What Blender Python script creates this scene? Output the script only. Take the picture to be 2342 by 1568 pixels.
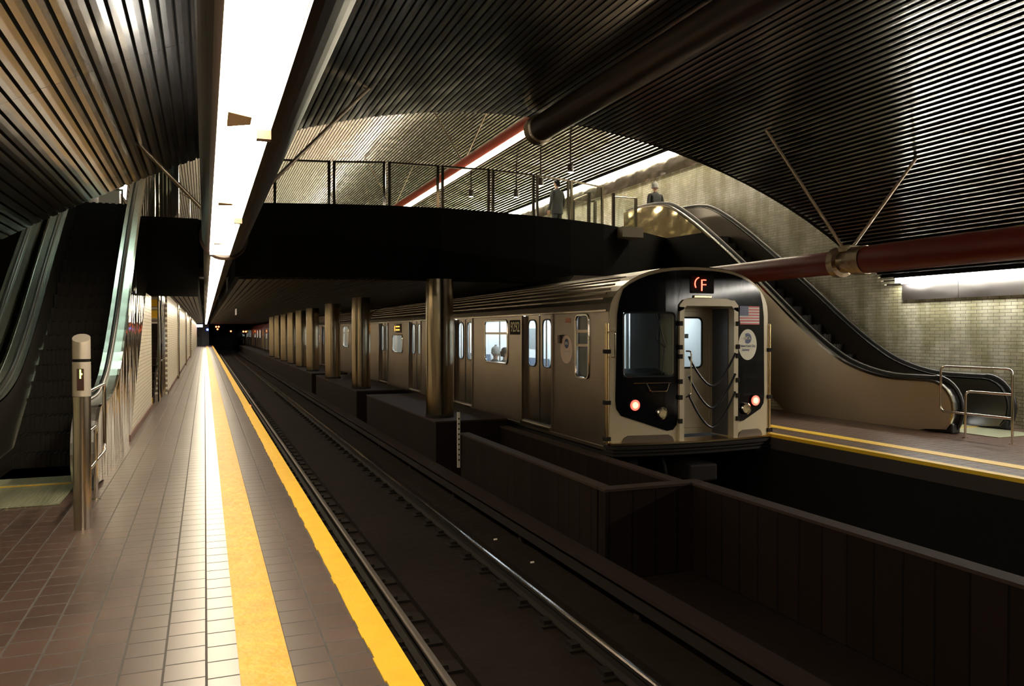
import bpy, bmesh, math, random
from mathutils import Vector, Matrix
random.seed(7)
S = bpy.context.scene
for _o in list(bpy.data.objects):
    bpy.data.objects.remove(_o)
# ------------------------------------------------------------------ camera
W, HH, FPX = 2342., 1568., 1786.
YAW = math.atan((1171. - 468.) / FPX)
PITCH = -math.radians(0.806)
EYE = 1.65
cd = bpy.data.cameras.new('camera')
cam = bpy.data.objects.new('camera', cd)
S.collection.objects.link(cam)
cd.sensor_fit = 'HORIZONTAL'
cd.sensor_width = 36.
cd.lens = 36. * FPX / W
cd.clip_start = .05
cd.clip_end = 400.
cam.location = (0, 0, EYE)
cam.rotation_euler = (math.radians(90) + PITCH, 0, -YAW)
S.camera = cam
# ------------------------------------------------------------------ world and exposure
wd = bpy.data.worlds.new('world')
S.world = wd
wd.use_nodes = True
wd.node_tree.nodes['Background'].inputs[0].default_value = (.9, .6, .45, 1)
wd.node_tree.nodes['Background'].inputs[1].default_value = .0008
S.view_settings.view_transform = 'Standard'
S.view_settings.look = 'None'
S.view_settings.gamma = 1
S.view_settings.use_curve_mapping = False
S.view_settings.exposure = 0.0
cy = S.cycles
cy.use_denoising = True
cy.max_bounces = 8
cy.diffuse_bounces = 2
cy.glossy_bounces = 4
cy.transmission_bounces = 4
cy.transparent_max_bounces = 10
cy.sample_clamp_indirect = 5.0
cy.blur_glossy = 0.5
# lamp strengths
L_TUBE = 42.0       # fluorescent lens under the tubes
L_WALL = 55.0        # fluorescent strip along the right wall
L_UP = 60.0         # upper hall strips
L_TRAIN = 30.0
LAMP = (1.0, .86, .62)
LAMPW = (1.0, .95, .84)
# key dimensions (metres)
EDGE_L, EDGE_R = .93, 8.5
WALL_L, WALL_R = -3.9, 12.9
VAULT_Y = 12.0
FLOOR_UP = 4.1
BED = -1.15

# ------------------------------------------------------------------ materials
def nt(m):
    m.use_nodes = True
    n = m.node_tree
    return n, n.nodes.get('Principled BSDF')

_M = {}
def mat(name, col=(.5, .5, .5), rough=.5, metal=0., emit=None, es=0., bump=None, var=None, spec=None, coat=0., aniso=0.):
    """principled material; bump=(scale vec, strength, detail), var=(scale vec, amount)"""
    if name in _M: return _M[name]
    m = bpy.data.materials.new(name)
    n, b = nt(m)
    b.inputs['Base Color'].default_value = (*col, 1)
    b.inputs['Roughness'].default_value = rough
    b.inputs['Metallic'].default_value = metal
    if spec is not None: b.inputs['Specular IOR Level'].default_value = spec
    if coat: b.inputs['Coat Weight'].default_value = coat; b.inputs['Coat Roughness'].default_value = .08
    if aniso: b.inputs['Anisotropic'].default_value = aniso
    if emit:
        b.inputs['Emission Color'].default_value = (*emit, 1)
        b.inputs['Emission Strength'].default_value = es
    tc = None
    if bump or var: tc = n.nodes.new('ShaderNodeTexCoord')
    if var:
        mp = n.nodes.new('ShaderNodeMapping'); mp.inputs['Scale'].default_value = var[0]
        n.links.new(tc.outputs['Object'], mp.inputs[0])
        no = n.nodes.new('ShaderNodeTexNoise'); no.inputs['Scale'].default_value = 1; no.inputs['Detail'].default_value = 4
        n.links.new(mp.outputs[0], no.inputs['Vector'])
        mx = n.nodes.new('ShaderNodeMix'); mx.data_type = 'RGBA'
        a = var[1]
        mx.inputs[6].default_value = tuple(max(0, c * (1 - a)) for c in col) + (1,)
        mx.inputs[7].default_value = tuple(min(1, c * (1 + a)) for c in col) + (1,)
        n.links.new(no.outputs[0], mx.inputs[0])
        n.links.new(mx.outputs[2], b.inputs['Base Color'])
    if bump:
        mp = n.nodes.new('ShaderNodeMapping'); mp.inputs['Scale'].default_value = bump[0]
        n.links.new(tc.outputs['Object'], mp.inputs[0])
        no = n.nodes.new('ShaderNodeTexNoise'); no.inputs['Scale'].default_value = 1
        no.inputs['Detail'].default_value = bump[2] if len(bump) > 2 else 2
        n.links.new(mp.outputs[0], no.inputs['Vector'])
        bp = n.nodes.new('ShaderNodeBump'); bp.inputs['Strength'].default_value = bump[1]; bp.inputs['Distance'].default_value = .05
        n.links.new(no.outputs[0], bp.inputs['Height'])
        n.links.new(bp.outputs[0], b.inputs['Normal'])
    _M[name] = m
    return m

def tile_mat(name, col, col2, grout, bw, rh, mortar, axes, rough, offset=.5, stain_sheen=None, bump=.3, spec=.5):
    m = bpy.data.materials.new(name)
    n, b = nt(m)
    tc = n.nodes.new('ShaderNodeTexCoord')
    sp = n.nodes.new('ShaderNodeSeparateXYZ'); n.links.new(tc.outputs['Object'], sp.inputs[0])
    cb = n.nodes.new('ShaderNodeCombineXYZ')
    n.links.new(sp.outputs[axes[0]], cb.inputs[0]); n.links.new(sp.outputs[axes[1]], cb.inputs[1])
    br = n.nodes.new('ShaderNodeTexBrick')
    br.offset = offset
    br.inputs['Scale'].default_value = 1
    br.inputs['Brick Width'].default_value = bw
    br.inputs['Row Height'].default_value = rh
    br.inputs['Mortar Size'].default_value = mortar
    br.inputs['Mortar Smooth'].default_value = .15
    br.inputs['Color1'].default_value = (*col, 1)
    br.inputs['Color2'].default_value = (*col2, 1)
    br.inputs['Mortar'].default_value = (*grout, 1)
    n.links.new(cb.outputs[0], br.inputs['Vector'])
    outc = br.outputs['Color']
    if stain_sheen:
        mp = n.nodes.new('ShaderNodeMapping'); mp.inputs['Scale'].default_value = stain_sheen[0]
        n.links.new(tc.outputs['Object'], mp.inputs[0])
        no = n.nodes.new('ShaderNodeTexNoise'); no.inputs['Scale'].default_value = 1; no.inputs['Detail'].default_value = 3
        n.links.new(mp.outputs[0], no.inputs['Vector'])
        cr = n.nodes.new('ShaderNodeValToRGB')
        cr.color_ramp.elements[0].position = .38; cr.color_ramp.elements[0].color = (*stain_sheen[1], 1)
        cr.color_ramp.elements[1].position = .6; cr.color_ramp.elements[1].color = (1, 1, 1, 1)
        n.links.new(no.outputs[0], cr.inputs[0])
        mx = n.nodes.new('ShaderNodeMix'); mx.data_type = 'RGBA'; mx.blend_type = 'MULTIPLY'; mx.inputs[0].default_value = 1
        n.links.new(outc, mx.inputs[6]); n.links.new(cr.outputs[0], mx.inputs[7])
        outc = mx.outputs[2]
    n.links.new(outc, b.inputs['Base Color'])
    b.inputs['Specular IOR Level'].default_value = spec
    mr = n.nodes.new('ShaderNodeMapRange'); mr.inputs[3].default_value = rough; mr.inputs[4].default_value = .8
    n.links.new(br.outputs['Fac'], mr.inputs[0]); n.links.new(mr.outputs[0], b.inputs['Roughness'])
    iv = n.nodes.new('ShaderNodeMath'); iv.operation = 'SUBTRACT'; iv.inputs[0].default_value = 1
    n.links.new(br.outputs['Fac'], iv.inputs[1])
    bp = n.nodes.new('ShaderNodeBump'); bp.inputs['Strength'].default_value = bump; bp.inputs['Distance'].default_value = .004
    n.links.new(iv.outputs[0], bp.inputs['Height']); n.links.new(bp.outputs[0], b.inputs['Normal'])
    return m

def slat_mat(name, col, rough, tilt, metal=1.):
    """polished metal slat: every slat (mesh island) has its own gentle waviness"""
    m = bpy.data.materials.new(name)
    n, b = nt(m)
    b.inputs['Metallic'].default_value = metal
    b.inputs['Roughness'].default_value = rough
    g = n.nodes.new('ShaderNodeNewGeometry')
    tc = n.nodes.new('ShaderNodeTexCoord')
    mp = n.nodes.new('ShaderNodeMapping'); mp.inputs['Scale'].default_value = (1.2, .9, 1.2)
    n.links.new(tc.outputs['Object'], mp.inputs[0])
    no = n.nodes.new('ShaderNodeTexNoise'); no.noise_dimensions = '4D'; no.inputs['Scale'].default_value = 1; no.inputs['Detail'].default_value = 1.5
    mu = n.nodes.new('ShaderNodeMath'); mu.operation = 'MULTIPLY'; mu.inputs[1].default_value = .25
    n.links.new(g.outputs['Random Per Island'], mu.inputs[0]); n.links.new(mu.outputs[0], no.inputs['W'])
    n.links.new(mp.outputs[0], no.inputs['Vector'])
    bp = n.nodes.new('ShaderNodeBump'); bp.inputs['Strength'].default_value = 1; bp.inputs['Distance'].default_value = tilt
    n.links.new(no.outputs[0], bp.inputs['Height']); n.links.new(bp.outputs[0], b.inputs['Normal'])
    # grime
    n2 = n.nodes.new('ShaderNodeTexNoise'); n2.inputs['Scale'].default_value = 2.2; n2.inputs['Detail'].default_value = 5
    n.links.new(tc.outputs['Object'], n2.inputs['Vector'])
    mx = n.nodes.new('ShaderNodeMix'); mx.data_type = 'RGBA'
    mx.inputs[6].default_value = tuple(c * .72 for c in col) + (1,)
    mx.inputs[7].default_value = (*col, 1)
    n.links.new(n2.outputs[0], mx.inputs[0]); n.links.new(mx.outputs[2], b.inputs['Base Color'])
    return m

def glass_mat(name, tint=(.9, .93, .9), refl=.12):
    m = bpy.data.materials.new(name); m.use_nodes = True
    n = m.node_tree; n.nodes.clear()
    o = n.nodes.new('ShaderNodeOutputMaterial')
    t = n.nodes.new('ShaderNodeBsdfTransparent'); t.inputs[0].default_value = (*tint, 1)
    g = n.nodes.new('ShaderNodeBsdfGlossy'); g.inputs['Roughness'].default_value = .03
    f = n.nodes.new('ShaderNodeFresnel')
    ge = n.nodes.new('ShaderNodeNewGeometry'); mr = n.nodes.new('ShaderNodeMapRange')   # same index seen from both sides of the thin pane
    mr.inputs[3].default_value = 1.45; mr.inputs[4].default_value = 1 / 1.45
    n.links.new(ge.outputs['Backfacing'], mr.inputs[0]); n.links.new(mr.outputs[0], f.inputs[0])
    x = n.nodes.new('ShaderNodeMixShader')
    n.links.new(f.outputs[0], x.inputs[0]); n.links.new(t.outputs[0], x.inputs[1]); n.links.new(g.outputs[0], x.inputs[2])
    n.links.new(x.outputs[0], o.inputs[0])
    return m

def emis(name, col, s):
    return mat(name, (.8, .8, .8), .5, 0, col, s)

M_tile = tile_mat('platform_tile', (.085, .048, .037), (.062, .036, .028), (.02, .012, .008), .2, .1953, .006, (1, 0), .33, .18, ((1.3, .8, 1), (.7, .62, .6)), .5, 1.0)
M_tile_r = tile_mat('platform_tile_far', (.13, .08, .06), (.10, .06, .045), (.04, .025, .02), .2, .1953, .005, (1, 0), .3, .18, None, .4)
M_tile_up = tile_mat('upper_tile', (.55, .5, .42), (.48, .44, .37), (.2, .18, .15), .3, .3, .008, (1, 0), .3, .5, None, .3)
M_yellow = mat('yellow_strip', (.70, .40, .014), .5, bump=((9, 9, 9), .15, 4), var=((5, 7, 5), .16), spec=.3)
M_yellow_w = mat('yellow_worn', (.60, .32, .015), .5, bump=((11, 11, 9), .25, 5), var=((3, 5, 5), .34), spec=.35)
M_yellow_f = mat('yellow_far', (.80, .50, .02), .45)
M_brick = tile_mat('glazed_brick', (.72, .70, .55), (.56, .55, .42), (.09, .08, .05), .215, .062, .0045, (1, 2), .22, .5, ((.1, 3.2, .9), (.62, .60, .48)), .6)  # upright streaks put light reflections as well as stains into the brick colour
M_brick_l = tile_mat('glazed_tile', (.74, .68, .56), (.66, .61, .5), (.2, .16, .12), .2, .066, .003, (1, 2), .3, .5, None, .4)
M_slat = slat_mat('ceiling_slat', (.66, .64, .62), .19, .022)
M_slat_up = slat_mat('upper_slat', (.62, .58, .52), .17, .03)
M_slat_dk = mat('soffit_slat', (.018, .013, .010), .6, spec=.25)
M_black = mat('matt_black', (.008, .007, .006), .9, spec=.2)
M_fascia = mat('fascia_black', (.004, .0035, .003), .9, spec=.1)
M_steel = mat('brushed_steel', (.40, .34, .27), .24, 1., bump=((.9, .55, .5), .35, 1), var=((3, 3, 1), .08))
M_clad = mat('escalator_cladding', (.92, .78, .58), .38, 1., bump=((1., .9, 1.1), .7, 1), var=((2, 2, .6), .1))
_n = M_clad.node_tree; _b = _n.nodes['Principled BSDF']; _b.inputs['Anisotropic'].default_value = .85
_c = _n.nodes.new('ShaderNodeCombineXYZ'); _c.inputs[2].default_value = 1; _n.links.new(_c.outputs[0], _b.inputs['Tangent'])   # horizontal brushing spreads highlights upright
M_panel_up = mat('wall_panel_upper', (.55, .5, .44), .15, 1., bump=((1, 1.6, 3.2), .6, 1))
M_clad_gold = mat('golden_cladding', (.92, .78, .48), .13, 1., bump=((1., 1.6, 2.2), 1., 1))
M_clad_polished = mat('polished_cladding', (.62, .54, .42), .07, 1., bump=((1., 2.6, .7), 1., 1))
M_deck = mat('deck_steel', (.58, .58, .54), .27, 1.)
M_chrome = mat('polished_steel', (.74, .68, .6), .12, 1.)
M_panel = mat('wall_panel_steel', (.66, .64, .62), .30, 1., bump=((1, 1.6, 3.2), .8, 1))
M_inner = mat('balustrade_inner', (.24, .22, .19), .33, 1., bump=((1, .8, 1), .3, 1))
M_rubber = mat('black_rubber', (.012, .012, .012), .35)
M_step = mat('escalator_step', (.02, .017, .014), .5, .5, spec=.3)
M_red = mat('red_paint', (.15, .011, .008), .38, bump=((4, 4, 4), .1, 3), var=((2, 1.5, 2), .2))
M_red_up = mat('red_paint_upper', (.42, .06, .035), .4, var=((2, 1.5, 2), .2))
M_tubeblk = mat('dark_tube', (.02, .012, .009), .35, .0, spec=.3)
M_lens = emis('lamp_lens', LAMP, L_TUBE)
M_uplight_up = emis('uplight_upper', LAMPW, 45.)
M_greenlamp = emis('green_white_lamp', (.72, 1., .80), 26.)
M_uplight = emis('uplight', LAMPW, 15.)
M_wallamp = emis('wall_lamp', LAMPW, L_WALL)
M_uplamp = emis('upper_lamp', (1., .88, .66), L_UP)
M_trainlamp = emis('train_lamp', (.86, .93, 1.), L_TRAIN)
M_glass = glass_mat('clear_glass')
M_winglass = glass_mat('window_glass', (.85, .9, .9))
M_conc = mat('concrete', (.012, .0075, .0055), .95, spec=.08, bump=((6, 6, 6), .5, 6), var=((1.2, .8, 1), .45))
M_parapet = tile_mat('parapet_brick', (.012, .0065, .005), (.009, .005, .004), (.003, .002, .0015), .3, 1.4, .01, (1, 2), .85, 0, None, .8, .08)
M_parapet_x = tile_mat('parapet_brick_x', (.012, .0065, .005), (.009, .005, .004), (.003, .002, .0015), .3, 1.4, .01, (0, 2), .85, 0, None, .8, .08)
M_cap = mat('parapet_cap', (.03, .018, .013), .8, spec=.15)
M_rail = mat('rail_top', (.5, .45, .42), .2, 1.)
M_railside = mat('rail_side', (.015, .011, .009), .75, 0, spec=.15)
M_tie = mat('tie', (.012, .009, .007), .9, spec=.1)
M_column = mat('column_steel', (.27, .22, .15), .2, 1., bump=((2, 2, .3), .12, 1))
M_train = mat('train_steel', (.29, .24, .195), .32, 1., bump=((1, .7, .8), .25, 2), var=((1, 2, 3), .12))
M_trainroof = mat('train_roof', (.30, .25, .2), .3, 1.)
M_door = mat('train_door', (.22, .18, .135), .26, 1., bump=((1, 2, .8), .25, 2))
M_beige = mat('front_beige', (.56, .47, .31), .4, .1)
M_mask = mat('front_black', (.006, .006, .007), .10, spec=.22)
M_gold = mat('worn_brass_steel', (.72, .52, .28), .25, 1.)
M_white = mat('interior_white', (.8, .82, .82), .5)
M_blue = mat('seat_blue', (.10, .14, .22), .5)
M_orange = mat('poster_orange', (.8, .35, .08), .5)
M_redled = emis('red_led', (1., .06, .03), 9.)
M_tail = emis('tail_light', (1., .12, .04), 14.)
M_orled = emis('orange_led', (1., .35, .03), 3.)
M_grled = emis('green_led', (.55, 1., .1), 5.)
M_blueled = emis('blue_led', (.1, .2, 1.), 12.)
M_flagred = mat('flag_red', (.55, .03, .03), .5)
M_flagwhite = mat('flag_white', (.75, .7, .6), .5)
M_flagblue = mat('flag_blue', (.02, .03, .12), .5)
M_logo = mat('logo_white', (.72, .68, .52), .5)
M_logoblue = mat('logo_blue', (.02, .03, .13), .5)
M_skin = mat('skin', (.35, .2, .14), .6)
M_jacket = mat('dark_jacket', (.02, .02, .022), .8)
M_hat = mat('grey_knit', (.30, .30, .29), .9, bump=((60, 60, 60), .6, 2))
M_trouser = mat('dark_trousers', (.02, .02, .03), .9)
M_comb = mat('comb_plate', (.42, .44, .30), .35, .6, bump=((40, 3, 3), .3, 1))
M_pale = mat('pale_paint', (.6, .58, .56), .6)
M_grey = mat('grey_door_paint', (.22, .24, .25), .5)
M_signw = emis('sign_white', (.75, .85, 1.), 3.)
M_ring = mat('collar_metal', (.42, .34, .24), .3, 1., bump=((5, 5, 5), .6, 3))

# ------------------------------------------------------------------ mesh helpers
C = S.collection
def worg(o):
    v = Vector((0, 0, 0))
    while o is not None:
        v += o.location; o = o.parent
    return v

class MB:
    def __init__(s): s.b = bmesh.new()
    def box(s, x0, x1, y0, y1, z0, z1):
        v = [s.b.verts.new(p) for p in ((x0, y0, z0), (x1, y0, z0), (x1, y1, z0), (x0, y1, z0), (x0, y0, z1), (x1, y0, z1), (x1, y1, z1), (x0, y1, z1))]
        for f in ((0, 3, 2, 1), (4, 5, 6, 7), (0, 1, 5, 4), (1, 2, 6, 5), (2, 3, 7, 6), (3, 0, 4, 7)):
            s.b.faces.new([v[i] for i in f])
        return s
    def prism(s, pts, axis, a0, a1):
        """pts polygon in the two other axes, extruded from a0 to a1 along axis"""
        def mk(p, a):
            return (a, p[0], p[1]) if axis == 0 else ((p[0], a, p[1]) if axis == 1 else (p[0], p[1], a))
        A = [s.b.verts.new(mk(p, a0)) for p in pts]; B = [s.b.verts.new(mk(p, a1)) for p in pts]
        n = len(pts)
        for i in range(n):
            j = (i + 1) % n
            s.b.faces.new((A[i], A[j], B[j], B[i]))
        fa = s.b.faces.new(A[::-1]); fb = s.b.faces.new(B)
        fa.normal_update(); fb.normal_update()
        if n > 4: bmesh.ops.triangulate(s.b, faces=[fa, fb])
        return s
    def face(s, pts):
        s.b.faces.new([s.b.verts.new(p) for p in pts]); return s
    def tube(s, path, r, seg=10, closed=False, caps=True):
        path = [Vector(p) for p in path]
        n = len(path); rings = []
        up = None
        for i, p in enumerate(path):
            a = path[i - 1] if (i > 0 or closed) else p
            c = path[(i + 1) % n] if (i < n - 1 or closed) else p
            d = (c - a).normalized()
            if up is None:
                up = Vector((0, 0, 1)) if abs(d.z) < .9 else Vector((1, 0, 0))
            u = d.cross(up)
            if u.length < 1e-4: u = d.orthogonal()
            u.normalize(); w = u.cross(d).normalized(); up = w
            rr = r[i] if isinstance(r, (list, tuple)) else r
            rings.append([s.b.verts.new(p + (u * math.cos(t) + w * math.sin(t)) * rr) for t in [2 * math.pi * k / seg for k in range(seg)]])
        m = n if closed else n - 1
        for i in range(m):
            A, B = rings[i], rings[(i + 1) % n]
            for k in range(seg):
                s.b.faces.new((A[k], A[(k + 1) % seg], B[(k + 1) % seg], B[k]))
        if caps and not closed:
            s.b.faces.new(rings[0][::-1]); s.b.faces.new(rings[-1])
        return s
    def lathe(s, prof, origin, axis='z', seg=24):
        """prof list of (r, h) along the axis"""
        o = Vector(origin); rings = []
        for r, h in prof:
            ring = []
            for k in range(seg):
                t = 2 * math.pi * k / seg
                a, b = r * math.cos(t), r * math.sin(t)
                v = (a, b, h) if axis == 'z' else ((a, h, b) if axis == 'y' else (h, a, b))
                ring.append(s.b.verts.new(o + Vector(v)))
            rings.append(ring)
        for A, B in zip(rings, rings[1:]):
            for k in range(seg):
                s.b.faces.new((A[k], A[(k + 1) % seg], B[(k + 1) % seg], B[k]))
        s.b.faces.new(rings[0][::-1]); s.b.faces.new(rings[-1])
        return s
    def build(s, name, m, parent=None, smooth=False, bevel=0, mod=None):
        bmesh.ops.recalc_face_normals(s.b, faces=s.b.faces)
        me = bpy.data.meshes.new(name)
        if parent is not None:
            bmesh.ops.translate(s.b, verts=s.b.verts, vec=-worg(parent))
        s.b.to_mesh(me); s.b.free()
        me.materials.append(m)
        o = bpy.data.objects.new(name, me); C.objects.link(o)
        if parent is not None: o.parent = parent
        if smooth:
            for p in me.polygons: p.use_smooth = True
            md = o.modifiers.new('sm', 'EDGE_SPLIT'); md.split_angle = math.radians(40)
        if bevel:
            md = o.modifiers.new('bv', 'BEVEL'); md.width = bevel; md.segments = 2; md.limit_method = 'ANGLE'
        return o

def tag(o, label=None, cat=None, group=None, kind=None):
    if label: o['label'] = label
    if cat: o['category'] = cat
    if group: o['group'] = group
    if kind: o['kind'] = kind
    return o
def empty(name, loc, label, cat, group=None):
    o = bpy.data.objects.new(name, None); C.objects.link(o); o.location = loc
    o.empty_display_size = .2
    return tag(o, label, cat, group)
def struct(name, mb, m, label=None, **k):
    return tag(mb.build(name, m, **k), label, kind='structure')
def copy_tree(o, parent=None):
    c = o.copy(); C.objects.link(c)
    if parent is not None: c.parent = parent
    for ch in list(o.children): copy_tree(ch, c)
    return c
def text(name, body, size, m, parent, loc, rot, extrude=.001, align='CENTER', sx=1.):
    cu = bpy.data.curves.new(name, 'FONT'); cu.body = body; cu.size = size; cu.extrude = extrude
    cu.align_x = align; cu.align_y = 'CENTER'; cu.offset = size * .012
    cu.materials.append(m)
    o = bpy.data.objects.new(name, cu); C.objects.link(o)
    bpy.context.view_layer.update()
    me = bpy.data.meshes.new_from_object(o.evaluated_get(bpy.context.evaluated_depsgraph_get()))
    bpy.data.objects.remove(o); o = bpy.data.objects.new(name, me); C.objects.link(o); o.parent = parent
    o.location = Vector(loc) - worg(parent); o.rotation_euler = rot; o.scale = (sx, 1, 1)
    return o
def arc(cx, cz, r, a0, a1, n=8):
    return [(cx + r * math.cos(math.radians(a0 + (a1 - a0) * i / n)), cz + r * math.sin(math.radians(a0 + (a1 - a0) * i / n))) for i in range(n + 1)]
def rrect(x0, x1, z0, z1, r, n=4):
    return arc(x1 - r, z1 - r, r, 0, 90, n) + arc(x0 + r, z1 - r, r, 90, 180, n) + arc(x0 + r, z0 + r, r, 180, 270, n) + arc(x1 - r, z0 + r, r, 270, 360, n)
def smooth_path(pts, it=2):
    """chaikin corner cutting for open polyline"""
    p = [Vector(q) for q in pts]
    for _ in range(it):
        q = [p[0]]
        for a, b in zip(p, p[1:]):
            q += [a.lerp(b, .25), a.lerp(b, .75)]
        q.append(p[-1]); p = q
    return p

_VC = (-0.6147876014764505, 0.04315462742442385, 0.6183409289892263, -2.878558687537369, 0.20389394747421652, 5.209008807926436)
def vz(x):
    t = (max(-4.0, min(13.0, x)) - 4.6) / 8.3; z = 0
    for c in _VC: z = z * t + c
    return z

# ------------------------------------------------------------------ ceilings
def slat_vault(name, m, y0, y1, dz, joints, label, pitch=.112, w=.084, tilt=.5, flat=.8, flatl=.0):
    xs = [-3.95 + i * .01 for i in range(1690)]
    pts = [(x, vz(x) + dz) for x in xs if x <= 12.95]
    s = 0; acc = [0]
    for a, b in zip(pts, pts[1:]): acc.append(acc[-1] + math.hypot(b[0] - a[0], b[1] - a[1]))
    def at(t):
        lo, hi = 0, len(acc) - 1
        while hi - lo > 1:
            mid = (lo + hi) // 2
            if acc[mid] <= t: lo = mid
            else: hi = mid
        f = (t - acc[lo]) / (acc[hi] - acc[lo])
        return (pts[lo][0] + f * (pts[hi][0] - pts[lo][0]), pts[lo][1] + f * (pts[hi][1] - pts[lo][1]))
    mb = MB(); t = .02; k = 0
    while t + w < acc[-1]:
        a, b = at(t), at(t + w)
        ys = [y0] + [j + random.uniform(-.01, .01) for j in joints] + [y1 + random.uniform(-.015, .015)]
        for u, v in zip(ys, ys[1:]):
            dx, dzz = b[0] - a[0], b[1] - a[1]; L = math.hypot(dx, dzz); nx, nz = -dzz / L, dx / L
            slope = math.atan2(dzz, dx)
            bias = -flat * slope if (a[0] > 4.2) else -flatl * slope
            e = math.tan(math.radians(random.gauss(0, tilt)) + bias) * w * .5
            p = [(a[0] - nx * e, a[1] - nz * e), (b[0] + nx * e, b[1] + nz * e)]
            mx_, mz_ = (p[0][0] + p[1][0]) / 2 - nx * .0012, (p[0][1] + p[1][1]) / 2 - nz * .0012
            prof = [p[0], (mx_, mz_), p[1], (p[1][0] + nx * .03, p[1][1] + nz * .03), (p[0][0] + nx * .03, p[0][1] + nz * .03)]
            mb.prism(prof, 1, u, v - .006)
        t += pitch; k += 1
    return struct(name, mb, m, label)
slat_vault('ceiling', M_slat, -5., VAULT_Y, 0, [-1, 1, 7.13], 'low vault of polished metal slats over tracks and platforms')
slat_vault('ceiling_upper', M_slat_up, VAULT_Y + .25, 90., 4.25, [20, 28, 36, 44, 52, 60, 70, 80], 'upper hall vault of metal slats beyond the bridge')
# dark decking behind the slats
def deck(name, y0, y1, dz, t=.12):
    mb = MB(); xs = [-3.95 + i * .25 for i in range(68)]
    lo = [(x, vz(x) + dz + .06) for x in xs]; hi = [(x, vz(x) + dz + .06 + t) for x in xs]
    for i in range(len(xs) - 1):
        mb.prism([lo[i], lo[i + 1], hi[i + 1], hi[i]], 1, y0, y1)
    return struct(name, mb, M_black)
deck('ceiling_deck', -5, VAULT_Y, 0)
deck('ceiling_deck_upper', VAULT_Y + .25, 90, 4.25)
# unseen bulkhead added on the vault edge to block light between the two vaults
mb = MB(); xs = [-3.95 + i * .5 for i in range(34)]
for a, b in zip(xs, xs[1:]):
    mb.prism([(a, vz(a) + .06), (b, vz(b) + .06), (b, vz(b) + 4.5), (a, vz(a) + 4.5)], 1, VAULT_Y - .02, VAULT_Y + .2)
struct('wall_bulkhead', mb, M_black)
# ------------------------------------------------------------------ walls
struct('wall_right', MB().box(WALL_R, WALL_R + .3, -5, 110, BED, 8.2), M_brick, 'glazed pale brick wall behind the far platform')
struct('wall_left', MB().box(WALL_L - .3, WALL_L, -5, 110, BED, 8.2), M_brick, 'glazed brick wall behind the near escalators')
struct('wall_back', MB().box(WALL_L, WALL_R, -5.3, -5, BED, 6), M_black)
struct('wall_upper_end', MB().box(WALL_L, WALL_R, 90, 90.3, FLOOR_UP, 9.9), M_grey)
struct('wall_front', MB().box(WALL_L, WALL_R, 132, 132.3, BED - .3, 6), M_black)
# ------------------------------------------------------------------ platforms
struct('floor', MB().box(WALL_L, EDGE_L, -5, 106, BED - .1, 0), M_tile, 'reddish brown tiled platform floor')
struct('floor_far', MB().box(EDGE_R, WALL_R, -5, 106, BED - .1, 0), M_tile_r, 'brown tiled floor of the far platform')
struct('trim_1', MB().box(.15, .39, -5, 104, 0, .006), M_yellow_w, 'wide yellow strip along the near platform')
def ragged(x0, x1, y0, y1, side, step=.14):
    mb = MB(); y = y0
    while y < y1:
        j = random.uniform(-.006, .006)
        st = step if y < 16 else 2.
        if side < 0: mb.box(x0 + j, x1, y, y + st, -.03, .008)
        else: mb.box(x0, x1 + j, y, y + st, -.03, .008)
        y += st
    return mb
struct('trim_2', ragged(.785, EDGE_L + .012, -1, 104, -1), M_yellow, 'yellow edge band of the near platform')
struct('trim_3', MB().box(9.12, 9.36, -5, 104, 0, .006), M_yellow_f, 'yellow strip along the far platform')
struct('trim_4', MB().box(EDGE_R - .01, EDGE_R + .13, -5, 104, -.04, .008), M_yellow_f, 'yellow edge band of the far platform')
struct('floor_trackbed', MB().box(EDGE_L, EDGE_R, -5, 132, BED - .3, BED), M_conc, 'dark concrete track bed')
# edge beam; black facing paints in shade below the far platform edge
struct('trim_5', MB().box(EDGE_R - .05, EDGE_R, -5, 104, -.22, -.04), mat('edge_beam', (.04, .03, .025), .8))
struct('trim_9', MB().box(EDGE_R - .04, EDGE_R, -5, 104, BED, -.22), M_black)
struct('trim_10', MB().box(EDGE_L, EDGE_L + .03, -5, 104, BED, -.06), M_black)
# drainage trough slabs between the rails
mb = MB()
for xa, xb in ((1.98, 2.88),):
    mb.box(xa, xb, -3, 100, BED, BED + .07)
struct('floor_track_slab', mb, M_conc)
mb = MB().box(3.3, 3.75, -3, 100, BED, BED + .12)
struct('floor_track_bench', mb, M_conc)

# ------------------------------------------------------------------ rails and ties
def rail(x, label, y1=100, head=None):
    t = empty('rail', (x, 0, BED), label, 'rail', 'running rails of the two tracks')
    z0 = BED + .027
    prof = [(x - .065, z0), (x + .065, z0), (x + .065, z0 + .015), (x + .012, z0 + .03), (x + .01, z0 + .10), (x + .034, z0 + .115), (x + .034, z0 + .133), (x - .034, z0 + .133), (x - .034, z0 + .115), (x - .01, z0 + .10), (x - .012, z0 + .03), (x - .065, z0 + .015)]
    MB().prism(prof, 1, -3, y1).build('rail_web', M_railside, t)
    ys = [-3, 6, 15, 30, 60, y1]
    prof = [(x - .034, z0 + .134), (x + .034, z0 + .134), (x + .030, z0 + .143), (x + .012, z0 + .148), (x - .012, z0 + .148), (x - .030, z0 + .143)]
    MB().prism(prof, 1, -3, y1).build('rail_head', head or M_rail, t)
    return t
rail(1.70, 'running rail nearest the tiled platform', head=mat('rail_worn', (.16, .13, .11), .45, .8))
rail(3.13, 'shiny running rail beside the brown parapet')
rail(6.33, 'running rail under the train, on its parapet side', 100)
rail(7.76, 'running rail under the train, on its far side', 100)
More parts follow.
